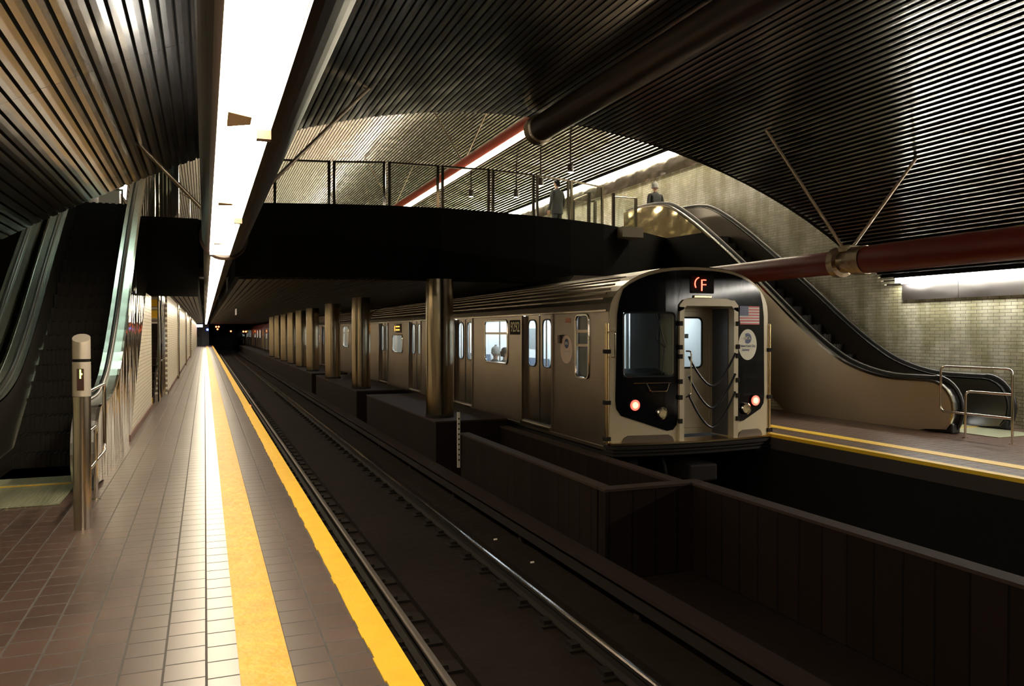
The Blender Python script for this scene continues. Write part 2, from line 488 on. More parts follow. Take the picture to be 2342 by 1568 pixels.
# covered third rail next to the parapet
t = empty('third_rail', (3.92, 0, BED), 'dark covered power rail running along the foot of the parapet', 'power rail')
MB().box(3.74, 3.86, -3, 100, BED + .2, BED + .3).build('conductor', M_railside, t)
MB().box(3.68, 3.92, -3, 100, BED + .38, BED + .42).build('cover_board', mat('cover_board', (.02, .012, .01), .9, spec=.1), t)
br = MB()
for k in range(20): br.box(3.87, 3.90, k * 3 + .5, k * 3 + .6, BED, BED + .4)
tag(br.build('bracket', M_railside, t), kind='stuff')
proto = None
for x in (1.70, 3.13):
    for k in range(62):
        y = .8 + k * .6
        if proto is None:
            proto = MB().box(x - .27, x + .27, y - .11, y + .11, BED, BED + .025)
            for s in (-1, 1): proto.box(x + s * .11 - .04, x + s * .11 + .04, y - .06, y + .06, BED + .025, BED + .06)
            bm = proto; bmesh.ops.translate(bm.b, verts=bm.b.verts, vec=(-x, -y, 0))
            proto = tag(bm.build('rail_tie', M_tie), 'dark short tie block with fastening clips under a running rail of the near track', 'tie', 'tie blocks under the near track')
            proto.location = (x, y, 0); continue
        c = proto.copy(); C.objects.link(c); c.location = (x, y, 0)

# ------------------------------------------------------------------ parapets between the tracks
def wallseg(name, x0, x1, y0, y1, z1, label, along=1):
    t = empty(name, ((x0 + x1) / 2, (y0 + y1) / 2, BED), label, 'wall', 'brown parapets between the two tracks')
    MB().box(x0, x1, y0, y1, BED, z1 - .03).build('panelled_wall', M_parapet if along else M_parapet_x, t)
    MB().box(x0 - .012, x1 + .012, y0 - .012, y1 + .012, z1 - .03, z1).build('coping', M_cap, t)
    return t
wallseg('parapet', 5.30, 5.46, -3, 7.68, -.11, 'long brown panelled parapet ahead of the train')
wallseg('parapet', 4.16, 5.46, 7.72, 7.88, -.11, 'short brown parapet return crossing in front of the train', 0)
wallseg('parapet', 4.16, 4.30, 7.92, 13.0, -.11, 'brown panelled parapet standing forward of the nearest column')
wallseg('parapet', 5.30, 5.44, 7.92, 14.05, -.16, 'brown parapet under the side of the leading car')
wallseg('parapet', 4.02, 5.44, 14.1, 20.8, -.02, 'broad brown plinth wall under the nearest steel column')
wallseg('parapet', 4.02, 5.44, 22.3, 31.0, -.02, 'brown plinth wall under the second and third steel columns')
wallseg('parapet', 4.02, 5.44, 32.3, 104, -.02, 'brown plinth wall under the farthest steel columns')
t = empty('marker_strip', (4.1, 13.05, -.7), 'narrow white marker strip with dark ticks at the end of the parapet', 'marker')
MB().box(4.10, 4.15, 13.02, 13.04, -.72, -.10 + .35).build('strip', mat('marker_white', (.55, .5, .42), .6), t)
mb = MB()
for k in range(9): mb.box(4.115, 4.14, 13.014, 13.02, -.6 + k * .09, -.57 + k * .09)
mb.build('tick_marks', M_black, t)

# ------------------------------------------------------------------ steel columns
cols = [(14.82, 'nearest'), (23.1, 'second'), (28.6, 'third'), (34.2, 'fourth'), (38.3, 'fifth'), (42.3, 'sixth'), (46.2, 'seventh'), (50.5, 'eighth'), (54.6, 'ninth')]
for y, nm in cols:
    t = empty('column', (4.3, y, -.02), 'round polished steel column between the tracks, %s along the train' % nm if nm != 'nearest' else 'round polished steel column, widest and nearest, in front of the leading car', 'column', 'steel columns between the tracks')
    tube_z = 2.68
    MB().lathe([(.27, -.02), (.27, tube_z)], (4.3, y, 0), seg=48).build('shaft', M_column, t, smooth=True)
    MB().lathe([(.285, -.02), (.285, .04)], (4.3, y, 0), seg=40).build('base_ring', M_railside, t, smooth=True)

# ------------------------------------------------------------------ mezzanine slab and bridge fascia
curve = [(.55, 15.75), (1.2, 15.5), (2.25, 15.2), (3.3, 14.98), (4.35, 14.9), (5.45, 15.0), (6.5, 15.18), (7.45, 15.42), (8.45, 15.78), (9.4, 16.3), (10.1, 16.75), (11.2, 17.5)]
poly = curve + [(11.2, 90), (.55, 90)]
SOF = 2.70
mb = MB(); mb.prism(poly, 2, SOF, FLOOR_UP)
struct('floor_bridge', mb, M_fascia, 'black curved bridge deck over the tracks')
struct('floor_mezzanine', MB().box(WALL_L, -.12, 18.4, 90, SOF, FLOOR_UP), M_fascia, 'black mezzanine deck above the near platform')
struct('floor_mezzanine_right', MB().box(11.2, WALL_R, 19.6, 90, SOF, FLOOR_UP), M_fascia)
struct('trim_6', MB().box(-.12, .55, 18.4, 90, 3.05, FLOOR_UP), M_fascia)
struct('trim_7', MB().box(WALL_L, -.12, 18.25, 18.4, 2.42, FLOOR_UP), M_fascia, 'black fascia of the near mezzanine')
struct('ceiling_low_far', MB().box(WALL_L, WALL_R, 90.3, 132, 3.1, 3.4), M_black)
# slatted soffit under the decks
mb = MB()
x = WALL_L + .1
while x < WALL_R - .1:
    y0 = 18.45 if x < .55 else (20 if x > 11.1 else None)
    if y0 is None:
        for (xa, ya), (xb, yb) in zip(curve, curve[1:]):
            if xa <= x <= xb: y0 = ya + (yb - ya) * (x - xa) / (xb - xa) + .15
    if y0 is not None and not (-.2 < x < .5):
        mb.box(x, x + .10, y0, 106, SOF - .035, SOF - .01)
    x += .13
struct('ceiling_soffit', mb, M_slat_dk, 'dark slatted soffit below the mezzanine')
struct('floor_upper', MB().box(.6, 11.0, 17.6, 90, FLOOR_UP, FLOOR_UP + .015), M_tile_up, 'pale floor of the upper hall')
struct('floor_upper_near', MB().box(WALL_L, -.2, 19.9, 90, FLOOR_UP, FLOOR_UP + .015), M_tile_up)
# small beige end block of the bridge slab
t = MB().box(8.95, 9.5, 15.8, 16.3, 3.84, 4.08).build('slab_block', mat('beige_stone', (.22, .18, .12), .5))
tag(t, 'small beige end block of the bridge deck beside the escalator head', 'block')

# ------------------------------------------------------------------ glass railing on the bridge
rail_pts = [(1.25, 16.0), (2.36, 15.75), (3.39, 15.42), (4.48, 15.38), (5.57, 15.36), (6.65, 15.52), (7.6, 15.78), (8.68, 16.22)]
RT = 5.04
for i, (a, b) in enumerate(zip(rail_pts, rail_pts[1:])):
    names = ['beside the lamp tube', 'second from the lamp tube', 'third from the lamp tube', 'at mid span under the red tube', 'with scratched glass right of mid span', 'narrow, second from the escalator', 'narrow, at the escalator end']
    ax, ay = a; bx, by = b
    t = empty('glass_railing', (ax, ay, FLOOR_UP), 'glass railing panel on the bridge, ' + names[i], 'railing', 'glass railing panels on the bridge')
    d = Vector((bx - ax, by - ay, 0)); L = d.length; d.normalize(); nrm = Vector((-d.y, d.x, 0))
    A = Vector((ax, ay, 0)) + d * .05; B = Vector((bx, by, 0)) - d * .05
    def barb(mb_, P0, P1, z0, z1, w):
        q = [P0 + nrm * w, P0 - nrm * w, P1 - nrm * w, P1 + nrm * w]
        mb_.prism([(v.x, v.y) for v in q], 2, z0, z1); return mb_
    for P in (A, B):
        s = d * .028
        barb(MB(), P - s, P + s, FLOOR_UP - .02, RT, .022).build('post', M_chrome, t)
    barb(MB(), A, B, RT - .035, RT, .02).build('top_rail', M_steel, t)
    barb(MB(), A + d * .03, B - d * .03, FLOOR_UP + .06, RT - .035, .005).build('glass', M_glass, t)
# lower gate at the escalator end and a second railing behind
t = empty('railing_gate', (9.0, 16.5, FLOOR_UP), 'low steel framed glass gate between bridge and escalator', 'railing')
for P in ((9.15, 16.6), (10.0, 17.0)):
    MB().box(P[0] - .03, P[0] + .03, P[1] - .03, P[1] + .03, 4.0, 4.98).build('post', M_chrome, t)
MB().tube([(9.15, 16.6, 4.9), (10.0, 17.0, 4.98)], .02).build('top_rail', M_steel, t)
MB().prism([(9.17, 16.6), (9.98, 16.98), (9.98, 17.0), (9.17, 16.62)], 2, 4.1, 4.88).build('glass', M_glass, t)
t = empty('steel_railing', (9.0, 19, FLOOR_UP), 'steel railing frame standing behind the bridge railing', 'railing')
for P in ((9.05, 18.6), (9.7, 18.6), (9.0, 17.6)):
    MB().box(P[0] - .035, P[0] + .035, P[1] - .03, P[1] + .03, 4.1, 5.15).build('post', M_chrome, t)
MB().tube([(9.0, 17.6, 5.12), (9.05, 18.6, 5.12), (9.7, 18.6, 5.12)], .02).build('top_rail', M_steel, t)
# near mezzanine railings
t = empty('stair_railing', (-.75, 22, FLOOR_UP), 'pale sloping handrail frame above the near mezzanine edge', 'railing')
MB().tube([(-.86, 22, 4.1), (-.86, 22, 5.45), (-.02, 22.4, 4.95), (-.02, 22.4, 4.1)], .025).build('frame', M_chrome, t)
MB().tube([(-.35, 22.2, 4.1), (-.35, 22.2, 5.14)], .02).build('post', M_chrome, t)
t = empty('handrail', (-3, 20, FLOOR_UP), 'horizontal handrail on two posts on the upper left landing', 'railing')
MB().tube([(-3.0, 20.3, 4.95), (-1.75, 20.3, 4.95)], .025).build('top_rail', M_chrome, t)
for x in (-2.98, -1.77): MB().tube([(x, 20.3, 4.1), (x, 20.3, 4.95)], .02).build('post', M_chrome, t)
t = empty('pale_cabinet', (-2.2, 22.4, FLOOR_UP), 'pale upright cabinet with a glowing panel on the landing above the near escalator', 'cabinet')
MB().box(-2.45, -1.98, 22, 22.8, FLOOR_UP + .015, 5.75).build('cabinet_body', M_pale, t)
MB().prism([(-1.98, 5.2), (-1.84, 5.0), (-1.80, 5.5), (-1.94, 5.75)], 1, 22.0, 22.1).build('lit_panel', emis('lit_panel', (1, .95, .88), 6.), t)
# fluted shiny pillar on the near mezzanine
t = empty('fluted_pillar', (-.95, 20.6, FLOOR_UP), 'fluted shiny steel pillar beside the head of the near escalator', 'pillar')
mb = MB(); n = 28
P = []
for k in range(n * 4):
    a = 2 * math.pi * k / (n * 4); r = .40 + .025 * math.cos(a * n)
    P.append((-.98 + r * math.cos(a), 20.6 + r * math.sin(a)))
mb.prism(P, 2, FLOOR_UP, 8.3)
mb.build('fluted_shaft', M_chrome, t, smooth=True)
MB().tube([(-1.42, 20.2, 5.7), (-.5, 20.15, 5.7)], .03).build('band', M_black, t)

# ------------------------------------------------------------------ lamp tubes
def tube_thing(x, z, r, y0, y1, m, label, group, lens=None, caps=True, lm=None, seg=32, up=False):
    t = empty('lamp_tube' if lens else 'overhead_tube', (x, (y0 + y1) / 2, z), label, 'lamp' if lens else 'tube', group)
    a0 = None
    if lens:
        lx0, lx1 = lens
        # open C section: shell leaves the lens slot free
        n = 36; pts = []
        th0 = math.asin(max(-1, (lx0 - x) / r)); th1 = math.asin(min(1, (lx1 - x) / r))
        outer = []; inner = []
        for k in range(n + 1):
            a = th1 + (2 * math.pi - (th1 - th0)) * k / n
            outer.append((x + r * math.sin(a), z - r * math.cos(a))); inner.append((x + (r - .012) * math.sin(a), z - (r - .012) * math.cos(a)))
        mb = MB()
        for k in range(n): mb.prism([outer[k], outer[k + 1], inner[k + 1], inner[k]], 1, y0, y1)
        bmesh.ops.remove_doubles(mb.b, verts=mb.b.verts, dist=1e-5)
        mb.build('shell', m, t, smooth=True)
        zz = z - r * math.cos((abs(th0) + abs(th1)) / 2)
        if up:
            uw = .11 if z < 4 else .06
            MB().box(x - uw, x + uw, y0 + .2, y1 - .2, z + r * .86, z + r + (.008 if z < 4 else -.004)).build('uplight_slot', M_uplight if z < 4 else M_uplight_up, t)
        MB().box(lx0 + .004, lx1 - .004, y0 + .06, y1 - .06, zz - .004, zz + .03).build('lens', lm or M_lens, t)
    else:
        MB().lathe([(r, y0 - 0), (r, y1)], (x, 0, z), 'y', seg).build('shell', m, t, smooth=True)
    return t
XL, ZT, RT2 = .21, 2.73, .235
t = tube_thing(XL, ZT, RT2, -4.5, 9.45, M_tubeblk, 'big dark round lamp tube with glowing lens running overhead along the near platform', 'lamp tubes', (.055, .265), up=True)
MB().lathe([(.24, 0), (.262, .02), (.262, .12), (.24, .14)], (XL, 9.42, ZT), 'y', 32).build('end_ring', M_tubeblk, t, smooth=True)
for y, s in ((3.05, 1), (5.2, .6), (7.6, .5), (1.2, .3)):
    MB().prism([(.085, y), (.085, y + .22 * s), (.17, y + .16 * s), (.17, y + .05 * s)], 2, 2.455, 2.488).build('reflector_clip', mat('reflector_tan', (.6, .38, .16), .4), t)
for y in (3.4, 6.1):
    MB().box(.205, .262, y, y + .05, 2.45, 2.488).build('bracket', mat('bracket_brown', (.12, .06, .03), .5), t)
for y, s in ((0.2, 1), (2.2, 1), (4.2, 1), (6.2, 1)):
    MB().lathe([(RT2 + .004, 0), (RT2 + .004, .015)], (XL, y, ZT), 'y', 32)  # seams
prev = None
ordn = ['first', 'second', 'third', 'fourth', 'fifth', 'sixth', 'seventh']
y = 9.75
for i in range(7):
    ln = 12.5
    if prev is None:
        prev = tube_thing(XL - .02, ZT + .02, .2, y, y + ln - .3, M_tubeblk, 'dark lamp tube with glowing lens beyond the big tube, %s of the receding run' % ordn[i], 'receding lamp tubes', (.075, .245))
        base = prev
        for hy in (9.5, 12.0): MB().tube([(XL - .02, y + hy, ZT + .2), (XL - .02, y + hy, 3.06)], .02).build('hanger', M_black, prev)
    else:
        c = copy_tree(base); c.location.y = base.location.y + ln * i
        c['label'] = 'dark lamp tube with glowing lens beyond the big tube, %s of the receding run' % ordn[i]
    y += ln
# struts from tube to vault
def strut(p0, p1, label, grp):
    o = MB().tube([p0, p1], .024, 12).build('ceiling_strut', M_ring, None, smooth=True)
    tag(o, label, 'strut', grp); return o
JL = (.21, 9.6, 2.95)
strut((.10, 9.6, 2.93), (-.72, 10.1, vz(-.72) + .05), 'thin steel strut from the near lamp tube up to the left slats', 'struts holding the tubes')
strut((.30, 9.6, 2.93), (2.08, 10.35, vz(2.08) + .05), 'thin steel strut rising from the near lamp tube over the bridge railing', 'struts holding the tubes')
strut((9.15, 9.3, 2.90), (8.2, 10.0, vz(8.2) + .05), 'steel strut from the red tube collar rising toward the bridge', 'struts holding the tubes')
strut((9.25, 9.3, 2.90), (9.98, 8.7, vz(9.98) + .07), 'steel strut from the red tube collar rising away from the bridge', 'struts holding the tubes')
# right red tube
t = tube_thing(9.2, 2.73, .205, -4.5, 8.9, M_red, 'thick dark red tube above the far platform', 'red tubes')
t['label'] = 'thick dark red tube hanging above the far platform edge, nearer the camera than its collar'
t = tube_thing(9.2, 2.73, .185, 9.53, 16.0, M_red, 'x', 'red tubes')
t['label'] = 'dark red tube running from the steel collar away behind the train roof'
t = empty('tube_collar', (9.2, 9.25, 2.73), 'brassy steel collar joining two red tubes under the V struts', 'collar')
MB().lathe([(.15, -.34), (.215, -.34), (.215, -.1), (.17, -.08), (.17, .12), (.235, .14), (.235, .26), (.15, .26)], (9.2, 9.25, 2.73), 'y', 32).build('collar_sleeve', M_ring, t, smooth=True)
MB().box(9.1, 9.3, 9.15, 9.4, 2.88, 2.97).build('strut_clamp', M_ring, t, bevel=.01)
# dark tube under the crown of the low vault
t = tube_thing(5.08, vz(5.08) - .27, .2, -4.5, 11.6, M_tubeblk, 'x', None)
t['label'] = 'unlit black tube hanging under the crown of the low vault'
t2 = MB().lathe([(.2, 0), (.235, .02), (.235, .2), (.19, .24)], (5.08, 11.6, vz(5.08) - .27), 'y', 32).build('end_collar', M_ring, t, smooth=True)
# upper hall red lamp tube
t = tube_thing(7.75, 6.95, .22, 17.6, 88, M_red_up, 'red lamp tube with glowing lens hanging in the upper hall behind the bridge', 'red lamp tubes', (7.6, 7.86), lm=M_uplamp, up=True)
MB().lathe([(.2, 0), (.25, .02), (.25, .25), (.2, .27)], (7.75, 17.35, 6.95), 'y', 32).build('end_collar', M_chrome, t, smooth=True)
for yy in (24, 34, 44):
    strut((7.7, yy, 7.15), (6.6, yy + .6, vz(6.6) + 4.3), 'thin strut of the upper red lamp tube leaning toward the tracks side, %s along' % {24: 'first', 34: 'second', 44: 'third'}[yy], 'upper hall struts')
    strut((7.8, yy, 7.15), (8.6, yy - .3, vz(8.6) + 4.3), 'thin strut of the upper red lamp tube leaning toward the brick wall side, %s along' % {24: 'first', 34: 'second', 44: 'third'}[yy], 'upper hall struts')

# ------------------------------------------------------------------ wall strips with steel panels
def wall_strip(xw, sgn, z, y0, y1, m, label, plabel, ph=.36, pz=None):
    t = empty('wall_lamp', (xw, (y0 + y1) / 2, z), label, 'lamp', 'strip lamps along the walls')
    def bx(a, b): return (min(xw - sgn * a, xw - sgn * b), max(xw - sgn * a, xw - sgn * b))
    a, b = bx(.0, .24); MB().box(a, b, y0, y1, z + .03, z + .09).build('housing', M_black, t)
    a, b = bx(.03, .2); MB().box(a, b, y0 + .25, y1, z - .06, z + .03).build('lens', m, t)
    a, b = bx(.03, .21); MB().box(a, b, y0, y0 + .24, z - .06, z + .03).build('end_cap', M_gold, t)
    t = empty('wall_panel', (xw, (y0 + y1) / 2, z), plabel, 'panel', 'polished steel panels under the strip lamps')
    y = y0; mb = None; k = 0
    a, b = bx(0, .03)
    while y < y1 - .1 and k < 30:
        e = min(y1, y + 1.35)
        MB().box(a, b, y, e - .01, z - .06 - ph, z - .08).build('sheet', M_panel if z < 4 else M_panel_up, t); y = e; k += 1
    return t
wall_strip(WALL_R, 1, 2.68, -4.5, 11.6, M_wallamp, 'bright fluorescent strip lamp along the brick wall over the far platform', 'polished steel panel band on the brick wall above the escalator foot', .34)
wall_strip(WALL_R, 1, 6.93, VAULT_Y + .4, 86, M_uplamp, 'bright strip lamp high on the brick wall of the upper hall', 'polished steel panel band high on the brick wall behind the escalator head', .5)
wall_strip(WALL_L, -1, 6.93, VAULT_Y + .4, 86, M_uplamp, 'strip lamp on the upper wall seen past the near escalator', 'steel panel band on the upper wall past the near escalator', .5)
# sloping reveal of vault end on right wall
struct('trim_8', MB().prism([(12.3, vz(12.3) + .1), (12.9, 2.72), (12.9, 3.4), (12.3, 3.5)], 1, 11.85, 11.98), M_black)

for yy, zz, nm in ((15.6, 7.25, 'nearer'), (20.5, 7.9, 'farther')):
    t = empty('cross_lamp', (-2.3, yy, zz), 'greenish fluorescent lamp hung across the escalator well by the left wall, the %s of two' % nm, 'lamp', 'cross lamps over the escalators')
    MB().box(-3.6, -.9, yy - .14, yy + .14, zz, zz + .1).build('housing', M_black, t)
    MB().box(-3.55, -.95, yy - .11, yy + .11, zz - .04, zz - .002).build('lens', M_greenlamp, t)
    for xx in (-3.0, -1.4): MB().tube([(xx, yy, zz + .1), (xx, yy, vz(xx) + 4.3)], .012, 6).build('hanger', M_black, t)
# downlights of the upper hall and one beneath the vault edge
dl = None
for i, (x, y, z) in enumerate(((11.0, 27.5, 6.75), (11.0, 25.2, 6.78), (11.0, 22.8, 6.80), (10.2, 30.5, 7.2))):
    lab = 'small cylindrical downlight hanging from the upper slats, %s' % ('nearest the escalator' if i == 2 else ('next to the nearest one' if i == 1 else ('third from the escalator' if i == 0 else 'farthest from the escalator')))
    if dl is None:
        dl = empty('downlight', (x, y, z), lab, 'downlight', 'downlights of the upper hall')
        MB().lathe([(.09, 0), (.1, .02), (.1, .26), (.03, .3), (.03, 2.2)], (x, y, z), seg=20).build('housing', M_tubeblk, dl, smooth=True)
        MB().lathe([(.085, -.012), (.085, -.002)], (x, y, z), seg=20).build('lens', emis('downlight_lens', (1, .95, .85), 6.), dl)
    else:
        c = copy_tree(dl); c.location = (x, y, z); c['label'] = lab

# ------------------------------------------------------------------ escalators
def esc_profile():
    """handrail top line in (y, z), lower landing to upper landing"""
    p = [(9.55, .95), (10.7, .95), (11.9, 1.36), (14.4, 3.22), (17.1, 4.98), (18.2, 5.2), (19.6, 5.22)]
    q = [Vector((a, b)) for a, b in p]
    for _ in range(3):
        r = [q[0]]
        for a, b in zip(q, q[1:]): r += [a.lerp(b, .25), a.lerp(b, .75)]
        r.append(q[-1]); q = r
    return [(v.x, v.y) for v in q]
PROF = esc_profile()
def hz(y):
    if y <= PROF[0][0]: return PROF[0][1]
    for (a, b), (c, d) in zip(PROF, PROF[1:]):
        if a <= y <= c: return b + (d - b) * (y - a) / (c - a)
    return PROF[-1][1]
def balustrade(t, xo, xi, outer_steel, label_out):
    """xo outer face, xi inner face (either order); steel skin, deck, handrail"""
    sg = 1 if xi > xo else -1
    top = [(y, z - .10) for y, z in PROF]
    newel = [(9.55 + .46 * math.cos(a) , .39 + .46 * math.sin(a)) for a in [math.radians(90 + 15 * k) for k in range(1, 12)]]
    # outer cladding: newel curve, floor, sloping truss line, deck top
    low = [(9.75, 0), (13.0, 0), (17.2, 2.75), (19.6, 2.95)]
    nose = [(y, max(.0, z)) for y, z in newel if z > .05]
    poly = nose[::-1] + top + [(19.6, 4.15)]
    body = [(9.62, .03)] + nose[::-1] + top + [(19.75, 5.0), (19.8, 4.6), (19.7, 4.2), (19.6, 2.95), (17.2, 2.75), (13.0, .0), (9.75, .0)]
    mb = MB(); mb.prism(body, 0, min(xo, xo + sg * .02), max(xo, xo + sg * .02))
    o = mb.build('cladding', outer_steel, t)
    # panel joints
    # deck trim strips (bright outer edge)
    def strip(name, off0, off1, dz0, dz1, m):
        mb = MB(); pts = nose[::-1] + top
        xa, xb = sorted((xo + sg * off0, xo + sg * off1))
        for (a, b), (c, d) in zip(pts, pts[1:]):
            n = Vector((-(d - b), c - a)).normalized()
            q = [(a + n.x * dz0, b + n.y * dz0), (c + n.x * dz0, d + n.y * dz0), (c + n.x * dz1, d + n.y * dz1), (a + n.x * dz1, b + n.y * dz1)]
            mb.prism(q, 0, xa, xb)
        bmesh.ops.remove_doubles(mb.b, verts=mb.b.verts, dist=1e-5)
        return mb.build(name, m, t)
    W_ = abs(xi - xo)
    strip('edge_trim', -.008, .022, -.03, .012, M_chrome)
    strip('deck', .02, W_ - .0, -.02, .004, M_deck)
    # handrail on its guide, wrapping the newel
    xm = xo + sg * W_ * .62
    strip('handrail_guide', W_ * .52, W_ * .72, .0, .03, M_rubber)
    path = [(xm, a, b + .045) for a, b in top]
    full = [(xm, 9.55 + .52 * math.cos(math.radians(g)), .39 + .52 * math.sin(math.radians(g))) for g in range(250, 90, -12)]
    path = full + path + [(xm, 19.8, 5.1), (xm, 19.92, 4.9), (xm, 19.9, 4.6), (xm, 19.75, 4.4)]
    MB().tube(path, .032, 10).build('handrail', M_rubber, t, smooth=True)
    # inner panel
    inner = nose[::-1] + top + [(19.6, 4.0), (17.3, 3.95), (11.2, .0), (9.75, .0)]
    MB().prism(inner, 0, min(xi, xi - sg * .02), max(xi, xi - sg * .02)).build('inner_panel', M_inner, t)
def escalator(xa, xb, label, group, ca, cb):
    t = empty('escalator', ((xa + xb) / 2, 9.6, 0), label, 'escalator', group)
    lw = .24
    balustrade(t, xa, xa + lw, ca, '')
    balustrade(t, xb, xb - lw, cb, '')
    x0, x1 = xa + lw + .01, xb - lw - .01
    y, z = 9.95, .0
    n = 0
    MB().box(x0, x1, 8.5, 9.6, .004, .014).build('landing_plate', M_comb, t)
    MB().box(x0, x1, 9.6, 10.02, .006, .03).build('comb', M_yellow if False else M_comb, t)
    MB().box(x0, x1, 9.585, 9.61, .014, .02).build('yellow_line', M_yellow, t)
    y = 10.05
    run = .295
    def stepz(y):
        return 0 if y < 11.0 else min(FLOOR_UP, (y - 11.0) * .70)
    while y < 17.9:
        zt = stepz(y + run)
        mb = MB()
        mb.box(x0, x1, y, y + run, zt - .24, zt - .012)
        nx = 16 if y < 13 else 8
        for k in range(nx):
            w = (x1 - x0) / nx
            mb.box(x0 + k * w, x0 + k * w + w * .55, y, y + run, zt - .012, zt)
            mb.box(x0 + k * w, x0 + k * w + w * .55, y - .008, y, zt - .22, zt)
        o = mb.build('step', M_step, t)
        y += run
    MB().box(x0, x1, 17.9, 19.7, FLOOR_UP - .1, FLOOR_UP + .004).build('upper_plate', M_comb, t)
    MB().prism([(9.7, -.0), (13.0, -.0), (17.2, 2.72), (19.7, 2.72), (19.7, 3.9), (17.6, 3.7), (11.4, -.0 + .0)], 0, x0, x1).build('truss', M_black, t)
    # black base block under the newels
    for xx in (xa, xb - lw):
        MB().box(xx + .03, xx + lw - .03, 9.12, 9.7, .0, .17).build('newel_base', M_rubber, t, bevel=.03)
    for xx in (xa + lw - .02, xb - lw - .02):
        MB().prism([(10.0, 0), (11.3, 0), (17.9, 4.3), (17.9, 4.5), (11.0, .25), (10.0, .2)], 0, xx, xx + .04).build('skirt', M_inner, t)
    return t
escalator(11.22, 12.72, 'steel clad escalator rising to the bridge on the far platform by the brick wall', None, M_clad, M_inner)
escalator(-2.42, -1.05, 'steel clad escalator rising from the near platform, next to the bollard', 'near escalators', M_inner, M_clad_polished)
escalator(-3.82, -2.5, 'dark second escalator against the wall, beyond the one next to the bollard', 'near escalators', M_inner, M_inner)
esc_r = [o for o in bpy.data.objects if o.name.startswith('escalator') and o.location.x > 5 and o.parent is None][0]
up_ = [(y, z - .15) for y, z in PROF if y > 15.9]
MB().prism([(19.7, 4.15), (16.0, 4.05)] + up_ + [(19.72, 5.06)], 0, 11.200, 11.206).build('polished_panel', M_clad_gold, esc_r)
MB().prism([(19.6, 2.6), (16.9, 2.6), (13.95, .65)] + [(y, z - .14) for y, z in PROF if y > 13.9] + [(19.6, 5.0)], 0, 11.208, 11.216).build('truss_cover', M_black, esc_r)
# lit step indicator under the far newel
MBx = MB().box(12.0, 12.3, 9.9, 9.93, .04, .075).build('step_light', M_signw); tag(MBx, 'small bluish light glowing at the foot of the far escalator steps', 'light')

# wall below the near escalator and the tile wall continuing
struct('wall_under_stairs', MB().prism([(13.1, 0), (18.6, 0), (18.6, 2.42), (16.85, 2.42)], 0, -1.16, -1.07), M_brick_l, 'white tiled wall below the near escalator')
struct('baseboard_left', MB().box(-1.07, -1.045, 13.0, 18.6, 0, .10), mat('base_brown', (.12, .05, .035), .5))
struct('wall_under_stairs_far', MB().prism([(13.1, 0), (19.6, 0), (19.6, 2.72), (17.25, 2.72)], 0, 11.32, 11.42), M_brick, 'tiled wall below the far escalator')
struct('wall_stair', MB().box(-2.6, -.92, 22.6, 60, 0, 2.7), M_brick_l, 'white tiled wall past the stair opening')
struct('wall_stair_end', MB().box(-3.9, -.85, 60, 106, 0, 2.7), M_brick_l)
struct('baseboard_2', MB().box(-.92, -.90, 22.6, 60, 0, .1), mat('base_brown', (.12, .05, .035), .5))

# stairs in the opening
t = empty('stair', (-1.8, 19.5, 0), 'dark stair flight with yellow nosings in the opening past the near escalator', 'stairs')
for k in range(11):
    MB().box(-2.5, -1.1, 19.4 + k * .28, 19.4 + (k + 1) * .28, 0 if k < 3 else k * .17 - .3, (k + 1) * .17).build('step', M_conc, t)
MB().box(-2.5, -1.1, 19.385, 19.42, .005, .165).build('yellow_nosing', M_yellow, t)
MB().box(-2.5, -1.06, 22.45, 22.5, 2.02, 2.22).build('yellow_nosing', M_yellow, t)
MB().box(-2.5, -1.06, 22.42, 22.45, 2.32, 2.5).build('yellow_nosing', M_yellow, t)
t = empty('opening_posts', (-1.0, 20.6, 0), 'pair of polished steel posts and rail at the stair opening', 'post')
for y in (20.2, 21.6, 22.4):
    MB().tube([(-1.0, y, .0), (-1.0, y, 2.70)], .035, 12).build('post', M_chrome, t, smooth=True)
MB().tube([(-1.0, 20.2, .95), (-1.0, 22.4, .95)], .02).build('rail', M_chrome, t)
for k in range(3):
    y = 30 + k * 12
    t = empty('wall_post', (-.88, y, 0), 'polished steel post against the tiled wall, %s past the stair opening' % ['first', 'second', 'third'][k], 'post', 'posts against the tiled wall')
    MB().tube([(-.86, y, 0), (-.86, y, 2.7)], .04).build('shaft', M_chrome, t, smooth=True)

# ------------------------------------------------------------------ bollard and guard rails
t = empty('bollard', (-.96, 7.4, 0), 'round steel bollard with slanted top and small lit arrow panel beside the escalator', 'bollard')
bx, by, brr = -.96, 7.4, .068
mb = MB(); seg = 28
ring = lambda h, f: [(bx + brr * math.cos(2 * math.pi * k / seg), by + brr * math.sin(2 * math.pi * k / seg), h + f * math.cos(2 * math.pi * k / seg) * .0 + f * math.sin(2 * math.pi * k / seg)) for k in range(seg)]
MB().lathe([(brr, 0), (brr, 1.11)], (bx, by, 0), seg=seg).build('post', M_steel, t, smooth=True)
MB().lathe([(brr + .002, 1.113), (brr + .002, 1.40)], (bx, by, 0), seg=seg).build('panel_housing', mat('satin_steel', (.50, .44, .36), .5, .8), t, smooth=True)
MB().lathe([(brr - .008, 1.40), (brr - .008, 1.425)], (bx, by, 0), seg=seg).build('gap_ring', M_black, t, smooth=True)
mb = MB(); A = [mb.b.verts.new(p) for p in ring(1.425, 0)]; B = [mb.b.verts.new(p) for p in ring(1.60, .035)]
for k in range(seg): mb.b.faces.new((A[k], A[(k + 1) % seg], B[(k + 1) % seg], B[k]))
mb.b.faces.new(A[::-1]); mb.b.faces.new(B); mb.build('slanted_cap', mat('satin_steel', (.50, .44, .36), .5, .8), t, smooth=True)
